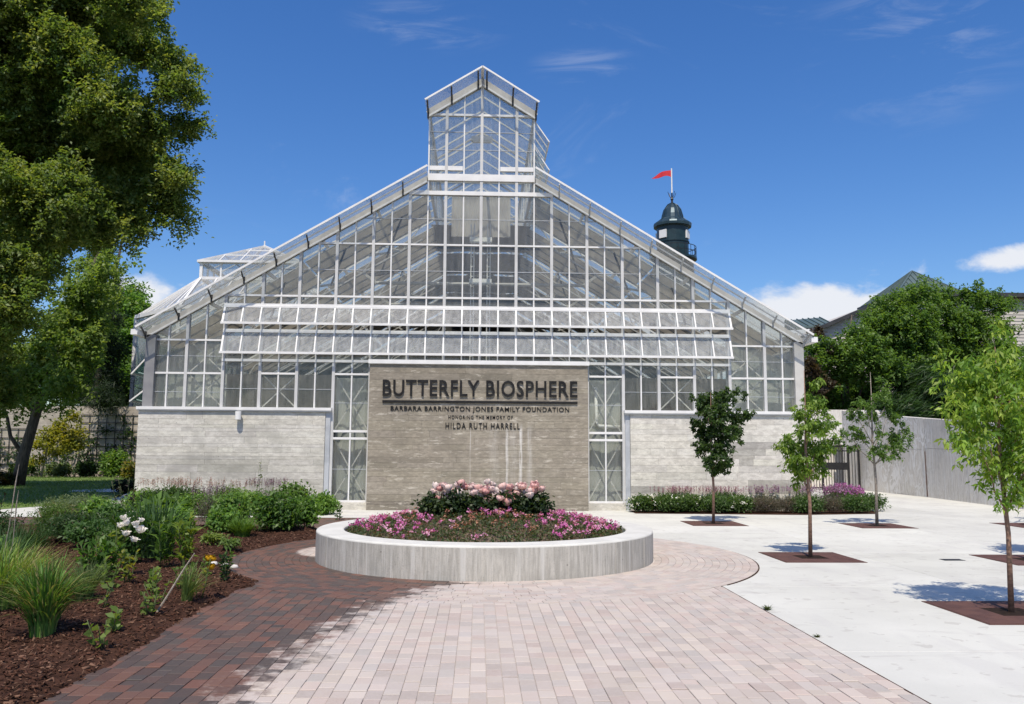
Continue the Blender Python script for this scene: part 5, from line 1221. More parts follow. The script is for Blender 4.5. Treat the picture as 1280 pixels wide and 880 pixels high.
for (x, y, n_, h_, lab) in ((-3.05, 7.35, 4, .20, 'short light green sprouts near the brick edge, close to the camera'), (-3.9, 6.6, 3, .16, 'low light green weed left of the nearest sprouts'), (-3.45, 9.2, 5, .26, 'light green seedling between the grass clump and the brick edge'),
        (-3.25, 9.5, 4, .30, 'yellowish seedling in front of the lily stems'), (-4.05, 9.5, 5, .34, 'leafy light green plant beside the yellowing rose shoot'), (-3.3, 10.4, 4, .24, 'small light green plant near the pale stones'), (-4.75, 11.0, 6, .45, 'light green leafy plant left of the lily stems')):
    leafy_stems(lab, 'seedling', at(x, y), n_, h_, .15, .07, .6, [(.15,.24,.045),(.19,.27,.06),(.12,.20,.04)], 8, up=.4)
# flower strip before the right wall
sheet('flower_strip', [(4.0, 21.25), (8.2, 20.95), (10.35, 21.4), (11.9, 26.2), (9.4, 26.2), (9.2, 22.2), (4.0, 22.2)], .006, MAT['mulch'])
NG = [(.055,.115,.028),(.075,.145,.036),(.045,.09,.022),(.10,.17,.05)]
WH = [(.78, .78, .74)]; PU = [(.36,.12,.34),(.44,.18,.42),(.28,.09,.28)]; MA = [(.22,.12,.17),(.28,.17,.2),(.17,.10,.13)]
seq = [(4.35, 21.75, 'w'), (4.95, 21.60, 'w'), (5.55, 21.65, 'w'), (6.15, 21.55, 'g'), (6.75, 21.6, 'w'), (7.35, 21.5, 'm'), (7.95, 21.55, 'm'), (8.55, 21.5, 'g'), (9.2, 21.6, 'm'), (9.85, 21.7, 'g'),
       (5.2, 22.0, 'p'), (6.5, 22.02, 'p'), (7.6, 22.0, 'l'), (8.6, 22.0, 'l'), (9.6, 22.5, 'l'), (10.3, 23.4, 'P'), (10.6, 22.4, 'g'), (10.9, 24.6, 'P')]
side_of = {}
names_ = ['low green groundcover with white flowers at the left end of the right-hand strip', 'second white flowered groundcover from the left end of the strip', 'white flowered groundcover just left of the first young tree', 'plain green low shrub behind the first young tree trunk',
          'white flowered groundcover right of the first young tree', 'grey purple low tuft right of the white groundcover', 'middle one of the grey purple tufts at the front of the strip', 'green low shrub between two grey purple tufts', 'grey purple tuft behind the second young tree trunk', 'low green groundcover near the right tip of the strip',
          'green bush with faint pink spikes at the wall, left of the first tree', 'green bush with faint pink spikes at the wall, right of the first tree', 'lavender with purple spikes against the pale wall, left one of three', 'lavender with purple spikes against the pale wall, middle one of three', 'lavender with purple spikes by the wall corner, right one of three',
          'bright magenta flowering bush at the right end of the strip', 'thin green bush at the right tip of the strip', 'magenta flowering bush farthest back beside the gate path']
for (x, y, k), lab in zip(seq, names_):
    loc = (x, y, 0)
    if k == 'w': shrub(lab, 'groundcover', loc, .56, .38, .46, 3200, .06, .5, NG, 'low plants of the right-hand strip', flowers=[('white_flowers', WH, 16, .045, .4, .95, .95)], stems=3)
    elif k == 'g': shrub(lab, 'groundcover', loc, .58, .40, .48, 3200, .065, .42, NG, 'low plants of the right-hand strip', stems=3)
    elif k == 'm': shrub(lab, 'groundcover', loc, .48, .34, .44, 2600, .055, .2, [(.11,.10,.075),(.14,.11,.10),(.085,.09,.055)], 'low plants of the right-hand strip', stems=3)
    elif k == 'p': t = shrub(lab, 'flowering bush', loc, .80, .26, .56, 3000, .065, .3, NG, 'low plants of the right-hand strip', stems=3); spikes(t, loc, .68, .16, .48, .68, 60, [(.30,.15,.22),(.38,.2,.28)], .013)
    elif k == 'l': t = shrub(lab, 'lavender', loc, .60, .26, .52, 2800, .065, .18, GREEN_LAV, 'low plants of the right-hand strip', stems=3); spikes(t, loc, .5, .18, .44, .72, 45, [(.30,.18,.30),(.38,.24,.37),(.26,.15,.26)], .014)
    elif k == 'P': shrub(lab, 'flowering bush', loc, .64, .5, .60, 3000, .065, .3, NG, 'low plants of the right-hand strip', flowers=[('magenta_flowers', PU, 130, .05, .7, 1.05, .95)], stems=3)

# ------------------------------------------------------------------ young trees in their grates
def grate(x, y, s, label):
    t = thing('tree_grate', label, 'tree grate', (x, y, 0), 'square rusty grates round the young trees')
    h = .21; g = .004; a = s/2
    for (x0, x1, y0, y1) in ((-a, -g/2, -a, -h), (g/2, a, -a, -h), (-a, -g/2, h, a), (g/2, a, h, a), (-a, -h, -h+g, h-g), (h, a, -h+g, h-g)):
        m = MB(); m.box(x+x0, x+x1, y+y0, y+y1, -.02, .008); m.build('grate_plate', MAT['grate'], t)
    m = MB(); m.box(x-h, x+h, y-h, y+h, -.03, .0045); m.build('soil', MAT['pit'], t)  # lies nearly flush; the dark colour stands in for a shaded hollow
    m = MB()
    for s_ in (-1, 1): m.box(x-a-.02, x+a+.02, y+s_*(a+.012)-.010, y+s_*(a+.012)+.010, -.02, .006); m.box(x+s_*(a+.012)-.010, x+s_*(a+.012)+.010, y-a, y+a, -.02, .0055)
    m.build('frame', MAT['grate'], t)
def young(name, key, base, label, top, pal, L, asp, droop, dens, bark, r0=.045, trans='leaf', branches=8, bend=0, fork=None, tw=(.16, .045, .15)):
    t = thing(name, label, 'young tree', base, 'young street trees in the paving')
    bx, by, _ = base; m = MB()
    pts = [(bx, by, -.02), (bx+.02+bend*.3, by, top*.28), (bx-.015+bend*.7, by+.01, top*.55), (bx+bend, by, top*.8), (bx+bend*1.1, by, top)]
    m.tube(pts, [r0, r0*.8, r0*.62, r0*.34, r0*.12], 10); m.build('trunk', MAT[bark], t, smooth=True)
    C_ = CL[key]; zmin = min(c[2]-c[3] for c in C_)
    cand = sorted(C_, key=lambda c: -c[3])[:branches]
    for c in cand:
        zb = max(zmin*.92, c[2] - abs(c[0]-bx)*1.1 - .25); zb = min(zb, top*.9)
        f = zb/top; xb = bx + bend*f; limb(t, (xb, by, zb), (c[0], c[1], c[2]), r0*.36, r0*.10, MAT[bark], 'branch', .05, 6, 4)
    crown(t, C_, dens, L, asp, pal, droop, sub=26, subr=.42, shell=.6, jit=.25, twig=tw)
    return t
TR = [(5.20, 18.45), (5.05, 12.68), (8.66, 18.0), (5.38, 8.40), (8.30, 12.4), (12.25, 18.2)]
glab = ['rusty square grate under the dark green young tree', 'rusty square grate under the light green young tree beside the brick circle', 'rusty square grate under the sparse young tree before the gate',
        'nearest and largest rusty grate, at the right picture edge', 'rusty grate partly cut by the right picture edge, behind the nearest one', 'farthest rusty grate at the right picture edge, below the long wall']
for (x, y), l in zip(TR, glab): grate(x, y, 1.16, l)
young('young_tree', 'Y1', (TR[0][0], TR[0][1], 0), 'young tree with dark green crown before the pale right wall', 2.9, [(.035,.075,.020),(.050,.10,.026),(.068,.125,.032),(.028,.06,.018)], .072, .55, .25, 13000, 'young_bark', .034, tw=(.09, .026, .2))
young('young_tree', 'Y2', (TR[1][0], TR[1][1], 0), 'young tree with light green drooping leaves beside the brick circle', 2.85, [(.12,.21,.028),(.155,.26,.036),(.09,.17,.024),(.20,.30,.045)], .078, .34, .75, 15000, 'young_bark', .032, tw=(.09, .03, .1))
young('young_tree', 'Y3', (TR[2][0], TR[2][1], 0), 'sparse young tree with open crown before the gate', 3.35, [(.085,.165,.030),(.115,.205,.036),(.065,.13,.025)], .072, .42, .35, 13000, 'pale_bark', .036, branches=12, tw=(.09, .025, .1))
young('young_tree', 'Y4', (TR[3][0], TR[3][1], 0), 'nearest young tree with bright yellow green drooping leaves at right', 2.75, GREEN_LIME, .078, .32, .9, 17000, 'young_bark', .030, branches=13)
young('young_tree', 'Y5', (TR[4][0], TR[4][1], 0), 'young tree just outside the right picture edge behind the nearest one', 2.75, GREEN_LIME, .09, .34, .8, 11000, 'young_bark', .038)
young('young_tree', 'Y6', (TR[5][0], TR[5][1], 0), 'young tree outside the right picture edge near the long wall', 2.75, GREEN_MID, .10, .40, .5, 3000, 'young_bark', .036)
# drain and weeds in the joints
t = thing('drain_cover', 'small dark slotted drain cover in the pale concrete', 'drain cover', (7.08, 12.4, 0)); m = MB()
m.box(6.94, 7.24, 12.33, 12.36, -.02, .006); m.box(6.94, 7.24, 12.45, 12.48, -.02, .006)
for i in range(9): m.box(6.945+i*.034, 6.963+i*.034, 12.362, 12.448, -.02, .005)
m.build('cover', MAT['dark_steel'], t)
m = MB(); m.box(6.93, 7.25, 12.32, 12.49, -.03, .0022); m.build('pit', MAT['black_metal'], t)
grass('tuft of weeds in the joint at the right brick edge', (2.94, 8.55, 0), 60, .05, .07, .008, [(.05,.085,.02),(.08,.09,.03)], .7, .03, cat='weed', name='weed')
grass('tiny weed in the right brick edge nearer the camera', (2.95, 7.32, 0), 30, .03, .04, .006, [(.05,.085,.02),(.09,.08,.03)], .7, .02, cat='weed', name='weed')
shrub('flat mossy weed at the foot of the planter on its left', 'weed', (-2.05, 13.2, .012), .28, .12, .05, 500, .03, .4, [(.09,.10,.03),(.06,.08,.025)], stems=0, name='weed', z0=0)

# ------------------------------------------------------------------ right: retaining wall, gate
rw = thing('retaining_wall', 'long streaked concrete wall along the right side of the plaza', 'wall', (15.8, 30, 0))
base = [(15.95, 36.0, 3.38), (15.93, 33.6, 3.14), (16.03, 31.3, 2.95), (15.98, 29.3, 2.80), (15.70, 26.3, 2.60), (15.45, 23.4, 2.40), (15.35, 20.0, 2.25), (15.3, 15, 2.2), (15.3, 9, 2.2)]
for (a, b) in zip(base[:-1], base[1:]):
    x0, y0, z0 = a; x1, y1, z1 = b; g = .012; f = lambda t: (x0+(x1-x0)*t, y0+(y1-y0)*t, z0+(z1-z0)*t)
    ln = math.hypot(x1-x0, y1-y0); A = f(g/ln); B = f(1-g/ln); m = MB(); zs = (-.05, 1.55*(z0/2.8), None)
    t_ = random.uniform(.92, 1.04); cc = (t_, t_, t_*.99, 1)
    for (la, lb, ha, hb) in ((-.05, -.05, 1.72, 1.66), (1.732, 1.672, A[2], B[2])):
        m.add([(A[0], A[1], la), (B[0], B[1], lb), (B[0]+.35, B[1], lb), (A[0]+.35, A[1], la), (A[0], A[1], ha), (B[0], B[1], hb), (B[0]+.35, B[1], hb), (A[0]+.35, A[1], ha)],
              [(0,1,2,3),(7,6,5,4),(0,4,5,1),(1,5,6,2),(2,6,7,3),(3,7,4,0)], cc)
    m.add([(A[0]+.02, A[1], -.05), (B[0]+.02, B[1], -.05), (B[0]+.3, B[1], -.05), (A[0]+.3, A[1], -.05), (A[0]+.02, A[1], 1.9), (B[0]+.02, B[1], 1.9), (B[0]+.3, B[1], 1.9), (A[0]+.3, A[1], 1.9)], [(0,1,2,3),(7,6,5,4),(0,4,5,1),(2,6,7,3)], (.5,.5,.5,1))
    m.build('wall_panel', MAT['retaining'], rw)
m = MB(); m.box(8.0, 19.0, 37.6, 37.95, -.05, 3.5, (.95, .95, .95, 1)); m.build('wall_panel', MAT['retaining'], rw)
m = MB(); m.bar((15.965, 29.30, .02), (15.955, 29.30, 1.62), .03, .014, (1, 0, 0)); m.build('rust_stain', MAT['grate'], rw)
# ground behind the wall stands at wall height
sheet('upper_ground', [(16.2, 5), (70, 5), (70, 70), (16.2, 70)], 1.9, MAT['ground'])
gt = thing('metal_gate', 'black metal bar gate between the glasshouse and the long wall', 'gate', (15, 34.3, 0))
GYY = 34.3
for x in (13.2, 14.3, 15.40, 15.84): m = MB(); m.box(x-.04, x+.04, GYY-.04, GYY+.04, 0, 1.86); m.build('gate_post', MAT['black_metal'], gt)
for a, b in ((13.24, 14.26), (14.34, 15.36), (15.44, 15.80)):
    for z in (.10, 1.62, 1.80): m = MB(); m.box(a, b, GYY-.02, GYY+.02, z-.025, z+.025); m.build('rail', MAT['black_metal'], gt)
    nb = int((b-a)/.105); m = MB()
    for i in range(1, nb): x = a + (b-a)*i/nb; m.box(x-.011, x+.011, GYY-.011, GYY+.011, .12, 1.60); m.bar((x-.04, GYY, 1.64), (x+.04, GYY, 1.78), .012, .012, (0, 1, 0)); m.bar((x+.04, GYY+.01, 1.64), (x-.04, GYY+.01, 1.78), .012, .012, (0, 1, 0))
    m.build('bar_infill', MAT['black_metal'], gt, kind='stuff')
m = MB(); m.box(14.34, 15.36, GYY-.035, GYY-.022, .84, 1.14); m.build('lock_plate', MAT['black_metal'], gt)

# ------------------------------------------------------------------ left: wall with trellis, far plants
lw = thing('garden_wall', 'old concrete garden wall with wire trellis behind the lawn', 'wall', (-28, 47.2, 0))
board_wall('wall', -45, -18.45, -.05, 3.82, 47.05, .3, MAT['old_wall'], lw, (.95, .93, .9), 5)
def trellis(x0, x1, z0, z1, label):
    t = thing('trellis', label, 'trellis', ((x0+x1)/2, 47.0, z0), 'wire trellises on the garden wall')
    nx_ = int((x1-x0)/.42); nz_ = int((z1-z0)/.42)
    for i in range(nx_+1): x = x0+(x1-x0)*i/nx_; m = MB(); m.box(x-.016, x+.016, 46.96, 46.99, z0, z1); m.build('wire', MAT['black_metal'], t)
    for i in range(nz_+1): z = z0+(z1-z0)*i/nz_; m = MB(); m.box(x0, x1, 46.992, 47.02, z-.016, z+.016); m.build('wire', MAT['black_metal'], t)
trellis(-22.0, -18.7, .75, 3.35, 'black wire trellis grid on the wall beside the glasshouse')
trellis(-27.6, -24.9, .6, 2.55, 'black wire trellis grid behind the big tree trunk')
def vine(label, pts, n, pal):
    t = thing('climbing_vine', label, 'vine', (pts[0][0], 46.9, 0))
    crown(t, [(x, 46.82, z, r) for x, z, r in pts], n, .16, .7, pal, .2, name='foliage', sub=14, subr=.9)
    m = MB(); m.tube([(pts[0][0], 46.9, 0)] + [(x, 46.9, z) for x, z, r in pts], .02, 5); m.build('stem', MAT['bark'], t)
vine('climbing vine on the trellis beside the glasshouse', [(-21.6, .9, .5), (-21.3, 1.9, .4), (-20.6, 2.5, .35), (-19.4, 2.3, .4), (-19.2, 1.6, .4), (-20.2, 1.4, .4), (-20.4, .9, .4), (-19.6, 3.0, .25)], 520, GREEN_DARK)
vine('climbing vine on the trellis behind the big tree trunk', [(-26.6, .8, .4), (-26.2, 1.5, .35), (-25.6, 1.2, .4), (-25.2, 2.0, .3)], 420, GREEN_DARK)
vine('dark vine covering the wall behind the yellow bush', [(-24.0, .8, .7), (-23.2, 1.6, .6), (-22.6, 1.0, .6), (-22.4, 2.2, .4)], 420, GREEN_DARK)
for (x, y, rx, h, pal, lab) in ((-19.4, 45.6, .9, 1.9, GREEN_MID, 'green bush at the wall foot next to the glasshouse'), (-21.0, 45.9, .8, 1.0, GREEN_DARK, 'dark low bush at the wall foot beside the vine'), (-22.6, 46.0, .9, .9, GREEN_GREY, 'grey green low bush at the foot of the garden wall'),
                               (-24.4, 46.0, .9, 1.0, GREEN_DARK, 'dark bush at the wall foot behind the yellow bush'), (-26.5, 44.5, .8, 1.7, GREEN_MID, 'upright green bush left of the big tree trunk'), (-17.2, 42.2, .5, 1.1, [(.15,.19,.04),(.12,.16,.04),(.24,.20,.04)], 'yellowish green flowering bush by the path'),
                               (-19.3, 34.6, .8, .7, [(.05,.05,.02),(.14,.09,.02),(.03,.04,.015)], 'brownish low plants round the big tree foot'), (-20.8, 34.2, 1.0, .9, GREEN_DARK, 'dark shrub at the left of the big tree foot')):
    shrub(lab, 'bush', (x, y, 0), rx, rx*.7, h, int(1500*rx*h)+400, .16, .5, pal, None, .1)

# ------------------------------------------------------------------ trees
def tree(name, key, base, label, trunk, r0, pal, dens, L, asp, droop=.1, bark='bark', nb=14, group=None, trunk_top=None, sub=38, subr=.34, shell=.5, size_pow=2.0, extra=(), split=None, twig=None):
    t = thing(name, label, 'tree', base, group)
    m = MB(); k = len(trunk); m.tube(trunk, [r0*(1-.85*i/(k-1)) for i in range(k)], 10); m.build('trunk', MAT[bark], t, smooth=True)
    C_ = CL[key]; C_ = [tuple(c) for c in C_] + list(extra)
    if key in ('GR1', 'GR2'): C_ = [(x, y, z - .42 if z > 6.5 else z, r*.9) for x, y, z, r in C_]
    if key == 'BIG': C_ = [(x - r*.38, y, z, r*.92) for x, y, z, r in C_]
    cand = sorted(C_, key=lambda c: -c[3])
    if split:
        S_ = []
        for (x, y, z, r) in C_:
            for _ in range(split[0]):
                v = Vector((random.gauss(0, 1), random.gauss(0, 1), random.gauss(0, 1))).normalized()*r*random.uniform(.35, .85)
                S_.append((x+v.x, y+v.y, z+v.z, r*random.uniform(split[1], split[2])))
        C_ = S_
    cand = cand[::max(1, len(cand)//nb)][:nb]
    tp = [Vector(p) for p in trunk]
    for c in cand:
        want = c[2] - .55*math.hypot(c[0]-tp[-1].x, c[1]-tp[-1].y) - .5
        b = min(tp[1:], key=lambda p: abs(p.z - want)); rr = r0*.36
        limb(t, b, (c[0], c[1], c[2]), rr, rr*.14, MAT[bark], 'branch', .06, 6, 5)
    crown(t, C_, dens, L, asp, pal, droop, sub=sub, subr=subr, shell=shell, size_pow=size_pow, twig=twig)
    return t
CL['BIG'] = [(x*.686, y*.686, 1.6+(z-1.6)*.686, r*.686) for x, y, z, r in CL['BIG']]
rr_ = random.Random(5)
back = [(c[0]-rr_.uniform(1.2, 3.6), c[1]+rr_.uniform(-3, 3.6), c[2], c[3]) for c in CL['BIG'] if c[0] < -11.3][:18]
tree('broadleaf_tree', 'BIG', (-16.2, 24.6, 0), 'huge broadleaf tree with olive green leaves filling the left of the picture', [(-16.2, 24.6, -.1), (-16.1, 24.6, 1.2), (-15.8, 24.5, 2.8), (-15.0, 24.3, 5.0), (-14.2, 24.1, 7.4), (-13.6, 24, 10), (-13.2, 24, 12.5), (-13, 24, 15)], .28, GREEN_BIG, 7600, .118, .5, .15, nb=26, extra=back, sub=46, subr=.62, split=(8, .34, .62), twig=(.55, .10, .3))
CL['LIGHT'] = [(x*1.12, y*1.12, 1.6+(z-1.6)*1.12, r*1.12) for x, y, z, r in CL['LIGHT']]
tree('maple_tree', 'LIGHT', (-18.7, 35.0, 0), 'smaller tree with sunlit pale green leaves and a leaning trunk on the lawn', [(-18.75, 35, -.1), (-18.6, 35, 1.2), (-18.25, 35, 2.8), (-17.9, 35, 4.2), (-17.3, 35, 6.2), (-16.5, 35, 8.6), (-15.9, 35, 10.5)], .26, GREEN_PALE, 2400, .165, .6, .2, nb=14, sub=24, subr=.6, split=(6, .35, .65), twig=(.8, .12, .1), extra=[(-19.5, 35.5, 4.6, 1.3), (-18.2, 36.0, 4.9, 1.2), (-20.6, 35.2, 5.0, 1.4), (-17.2, 36.2, 6.0, 1.2)])
tree('pine_tree', 'PINE', (-22.0, 48.2, 0), 'dark pine behind the wall, left of the glasshouse', [(-22.2, 48.6, 0), (-22.1, 48.6, 4), (-21.7, 48.5, 8), (-21.2, 48.4, 12), (-20.9, 48.3, 14)], .25, [(.020,.040,.016),(.028,.052,.018),(.016,.032,.012)], 2200, .36, .10, .0, nb=12, sub=20, subr=.45)
tree('broadleaf_tree', 'BACKL', (-23.2, 56, 0), 'bright green tree beyond the wall next to the glasshouse corner', [(-23.2, 56, 0), (-23.2, 56, 4), (-23.3, 56, 8), (-23.0, 56, 11)], .2, [(.12,.25,.040),(.15,.29,.05),(.095,.20,.034)], 2600, .25, .5, .1, nb=10, split=(6, .45, .8), twig=(1.0, .2, .3))
tree('yellow_bush', 'YEL', (-22.4, 44, 0), 'multi stemmed bush with yellow leaves before the trellis wall', [(-22.4, 44, 0), (-22.3, 44, 1.0), (-22.1, 44, 2), (-22.0, 44, 2.8)], .05, [(.24,.25,.025),(.30,.28,.03),(.17,.20,.03)], 2000, .15, .6, .1, 'pale_bark', nb=9, sub=16, subr=.5)
tree('broadleaf_tree', 'GR1', (18.4, 41, 1.9), 'rounded green tree behind the long wall, next to the glasshouse', [(18.4, 41, 1.9), (18.4, 41, 3.2), (18.5, 41, 5), (18.7, 41, 7), (18.9, 41, 8.5)], .2, [(.09,.18,.034),(.115,.22,.040),(.07,.145,.028),(.145,.25,.05)], 3300, .16, .5, .1, nb=14, split=(7, .36, .62), twig=(.60, .12, .2), group='green trees behind the long wall')
tree('broadleaf_tree', 'GR2', (23.5, 42, 1.9), 'wide green tree behind the long wall, farther right', [(23.5, 42, 1.9), (23.5, 42, 4), (23.6, 42, 6), (23.4, 42, 8), (23.6, 42, 9.5)], .22, [(.09,.18,.034),(.115,.22,.040),(.07,.145,.028),(.145,.25,.05)], 3000, .16, .5, .1, nb=16, split=(7, .36, .62), twig=(.60, .12, .2), group='green trees behind the long wall')
tree('purple_tree', 'PURP', (15.9, 39, 0), 'dark purple leaved tree between the glasshouse and the green tree', [(15.9, 39, 0), (15.9, 39, 3), (15.95, 39, 5), (16.1, 39, 7)], .14, [(.045,.032,.026),(.06,.042,.03),(.07,.06,.036)], 2600, .20, .5, .1, nb=6)
t = thing('juniper', 'dark combed evergreen juniper hanging over the long wall', 'evergreen shrub', (20.5, 38.5, 1.9))
P, S, k_ = clump_points(CL['JUN'] + [(19.6, 37.9, 3.2, .7), (20.6, 38.0, 3.1, .7), (21.8, 38.0, 3.2, .8), (18.6, 38.2, 3.4, .6), (23.0, 38.2, 3.6, .8)], 4200, 60, .6, .5); nn_ = len(P)
emit('foliage', leaf_arrays(P, .50, .085, pal_cols([(.028,.070,.018),(.040,.095,.024),(.060,.13,.030),(.02,.052,.016)], nn_), 0, np.tile(np.array([[.85, -.25, .42]]), (nn_, 1))), MAT['leaf'], t)
for c in CL['JUN'][:5]: limb(t, (20.5, 38.5, 1.9), (c[0], c[1], c[2]), .06, .02, MAT['bark'], 'branch', .05, 6, 4)

# ------------------------------------------------------------------ buildings behind
# second glasshouse with octagonal skirt roof
g2 = thing('garden_pavilion', 'white framed glass pavilion with pyramid lantern behind the left of the glasshouse', 'glass pavilion', (-14.2, 54, 0))
cx, cyy, r8, s4 = -14.2, 54.0, 7.4, 3.0; ZE, ZL, ZT, ZA = 9.5, 11.95, 13.0, 14.75
oct_ = [(cx + r8*math.cos(R(22.5+45*i)), cyy + r8*math.sin(R(22.5+45*i))) for i in range(8)]
sq = [(cx+s4, cyy+s4), (cx-s4, cyy+s4), (cx-s4, cyy-s4), (cx+s4, cyy-s4)]
fr = MB()
def facet(pts, nm='roof_pane'):
    m = MB(); n = len(pts); v = [Vector(p) for p in pts]; nn = (v[1]-v[0]).cross(v[2]-v[0]).normalized()*.012
    m.add(v + [p+nn for p in v], [tuple(range(n-1, -1, -1)), tuple(range(n, 2*n))] + [(i, (i+1) % n, (i+1) % n+n, i+n) for i in range(n)]); m.build(nm, MAT['roof_glass'], g2)
for i in range(8):
    a, b = oct_[i], oct_[(i+1) % 8]
    qa = sq[((i+1)//2) % 4] if True else None
    j = i
    # vertex i at 22.5+45i degrees: corners of the square lie at 45, 135, 225, 315
    ca = sq[(i//2) % 4]; cb = sq[((i+1)//2) % 4]
    if ca == cb: facet([(a[0], a[1], ZE), (b[0], b[1], ZE), (ca[0], ca[1], ZL)])
    else: facet([(a[0], a[1], ZE), (b[0], b[1], ZE), (cb[0], cb[1], ZL), (ca[0], ca[1], ZL)])
    fr.bar((a[0], a[1], ZE), (b[0], b[1], ZE), .22, .22); fr.bar((a[0], a[1], ZE), (ca[0], ca[1], ZL), .13, .16)
    for k in range(1, 6):
        f = k/6; p = (a[0]+(b[0]-a[0])*f, a[1]+(b[1]-a[1])*f, ZE); qv = (ca[0]+(cb[0]-ca[0])*f, ca[1]+(cb[1]-ca[1])*f, ZL); fr.bar(p, qv, .07, .09)
    fr.bar((a[0], a[1], 0), (a[0], a[1], ZE), .2, .2)
    facet([(a[0], a[1], .1), (b[0], b[1], .1), (b[0], b[1], ZE-.1), (a[0], a[1], ZE-.1)], 'pane')
for i in range(4):
    a, b = sq[i], sq[(i+1) % 4]
    facet([(a[0], a[1], ZL), (b[0], b[1], ZL), (b[0], b[1], ZT-.1), (a[0], a[1], ZT-.1)], 'pane')
    o1 = (cx+(a[0]-cx)*1.06, cyy+(a[1]-cyy)*1.06); o2 = (cx+(b[0]-cx)*1.06, cyy+(b[1]-cyy)*1.06)
    facet([(o1[0], o1[1], ZT), (o2[0], o2[1], ZT), (cx, cyy, ZA)])
    for z, w in ((ZL, .2), (ZT-.02, .2)): fr.bar((a[0], a[1], z), (b[0], b[1], z), w, .18)
    fr.bar((o1[0], o1[1], ZT), (o2[0], o2[1], ZT), .12, .14); fr.bar((o1[0], o1[1], ZT), (cx, cyy, ZA), .12, .14); fr.bar((a[0], a[1], ZL), (a[0], a[1], ZT), .18, .18)
    for k in range(1, 5):
        f = k/5; p = Vector((a[0]+(b[0]-a[0])*f, a[1]+(b[1]-a[1])*f, ZL)); fr.bar(p, p+Vector((0, 0, ZT-ZL)), .1, .1)
        p = Vector((o1[0]+(o2[0]-o1[0])*f, o1[1]+(o2[1]-o1[1])*f, ZT)); h_ = 1-abs(2*f-1); mid = Vector((o1[0]+(o2[0]-o1[0])*.5, o1[1]+(o2[1]-o1[1])*.5, ZT)); fr.bar(p, p.lerp(p + Vector((cx, cyy, ZA)) - mid, h_), .06, .07)
    for f in (.38, .70):
        p = Vector((o1[0], o1[1], ZT)).lerp(Vector((cx, cyy, ZA)), f); q = Vector((o2[0], o2[1], ZT)).lerp(Vector((cx, cyy, ZA)), f); fr.bar(p, q, .06, .07)
fr.tube([(cx, cyy, ZA), (cx, cyy, ZA+.35)], .05, 6)
fr.build('frame', MAT['white_metal'], g2)
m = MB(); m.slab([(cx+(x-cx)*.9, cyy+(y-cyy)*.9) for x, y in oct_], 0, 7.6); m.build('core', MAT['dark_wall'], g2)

# beige building with green metal roof
bb = thing('beige_building', 'beige clapboard building with green pyramid metal roof behind the right trees', 'building', (28, 56, 0))
prof = [(21.4, 0), (21.4, 9.75), (24.6, 10.95), (27.6, 12.1), (27.6, 0)]
m = MB(); m.prism([(21.5, 0), (42, 0), (42, 11.6), (28.0, 11.6), (26.5, 11.5), (24.8, 10.6), (21.5, 9.2)], 52.06, 62, (1, 1, 1, 1)); m.build('wall', MAT['siding'], bb)
m = MB(); z = 6.0
while z < 11.75:
    xl = 21.5 if z < 9.2 else (21.5 + (z-9.2)/(10.6-9.2)*3.3 if z < 10.6 else 24.8 + (z-10.6)/.9*1.7 if z < 11.45 else 27)
    t_ = random.uniform(.93, 1.04); zt_ = min(z+.215, 11.58)
    m.add([(xl, 52.0, z), (42, 52.0, z), (42, 52.035, zt_), (xl+.02, 52.035, zt_), (xl, 52.06, z), (42, 52.06, z)], [(0,1,2,3),(0,4,5,1)], (t_, t_, t_, 1)); z += .215
m.build('siding', MAT['siding'], bb, kind='stuff')
m = MB(); m.bar((21.0, 51.8, 9.12), (24.85, 51.8, 10.78), .6, .22); m.bar((24.85, 51.8, 10.78), (28.2, 51.8, 11.75), .6, .22); m.box(28.0, 42.4, 51.5, 52.3, 11.6, 11.86); m.build('eave', MAT['dark_trim'], bb)
m = MB(); P0 = [(28.2, 54.4, 12.15), (33.6, 54.4, 12.15), (33.6, 60.0, 12.15), (28.2, 60.0, 12.15)]; ap = (30.9, 57.2, 14.45)
m.add(P0 + [ap], [(0,1,4),(1,2,4),(2,3,4),(3,0,4),(3,2,1,0)])
for i in range(4):
    a, b = Vector(P0[i]), Vector(P0[(i+1) % 4]); A = Vector(ap); mid = a.lerp(b, .5)
    for k in range(1, 14):
        f = k/14; p = a.lerp(b, f); h_ = 1-abs(2*f-1); e = p + (A-mid)*h_; m.bar(p+Vector((0, 0, .03)), e+Vector((0, 0, .03)), .05, .07)
    m.bar(a, A, .12, .12)
rf = m.build('roof', MAT['green_roof'], bb)
m = MB(); m.bar(P0[0], P0[1], .24, .16); m.bar(P0[0], P0[3], .24, .16); m.build('eave', MAT['dark_trim'], bb)
m = MB(); m.add([(20.9, 53.6, 9.75), (23.4, 53.6, 10.0), (23.4, 55.6, 10.75), (20.9, 55.6, 10.5), (20.9, 53.6, 9.62), (23.4, 53.6, 9.87), (23.4, 55.6, 10.0), (20.9, 55.6, 9.8)], [(0,1,2,3),(7,6,5,4),(0,4,5,1),(1,5,6,2),(2,6,7,3),(3,7,4,0)])
for k in range(7): x = 20.95+k*.4; m.bar((x, 53.6, 9.78+(x-20.9)*.1), (x, 55.6, 10.53+(x-20.9)*.1), .05, .08)
m.build('roof', MAT['green_roof'], bb)

m = MB(); m.box(28.4, 33.4, 54.6, 59.8, 11.4, 12.1); m.build('wall', MAT['siding'], bb)
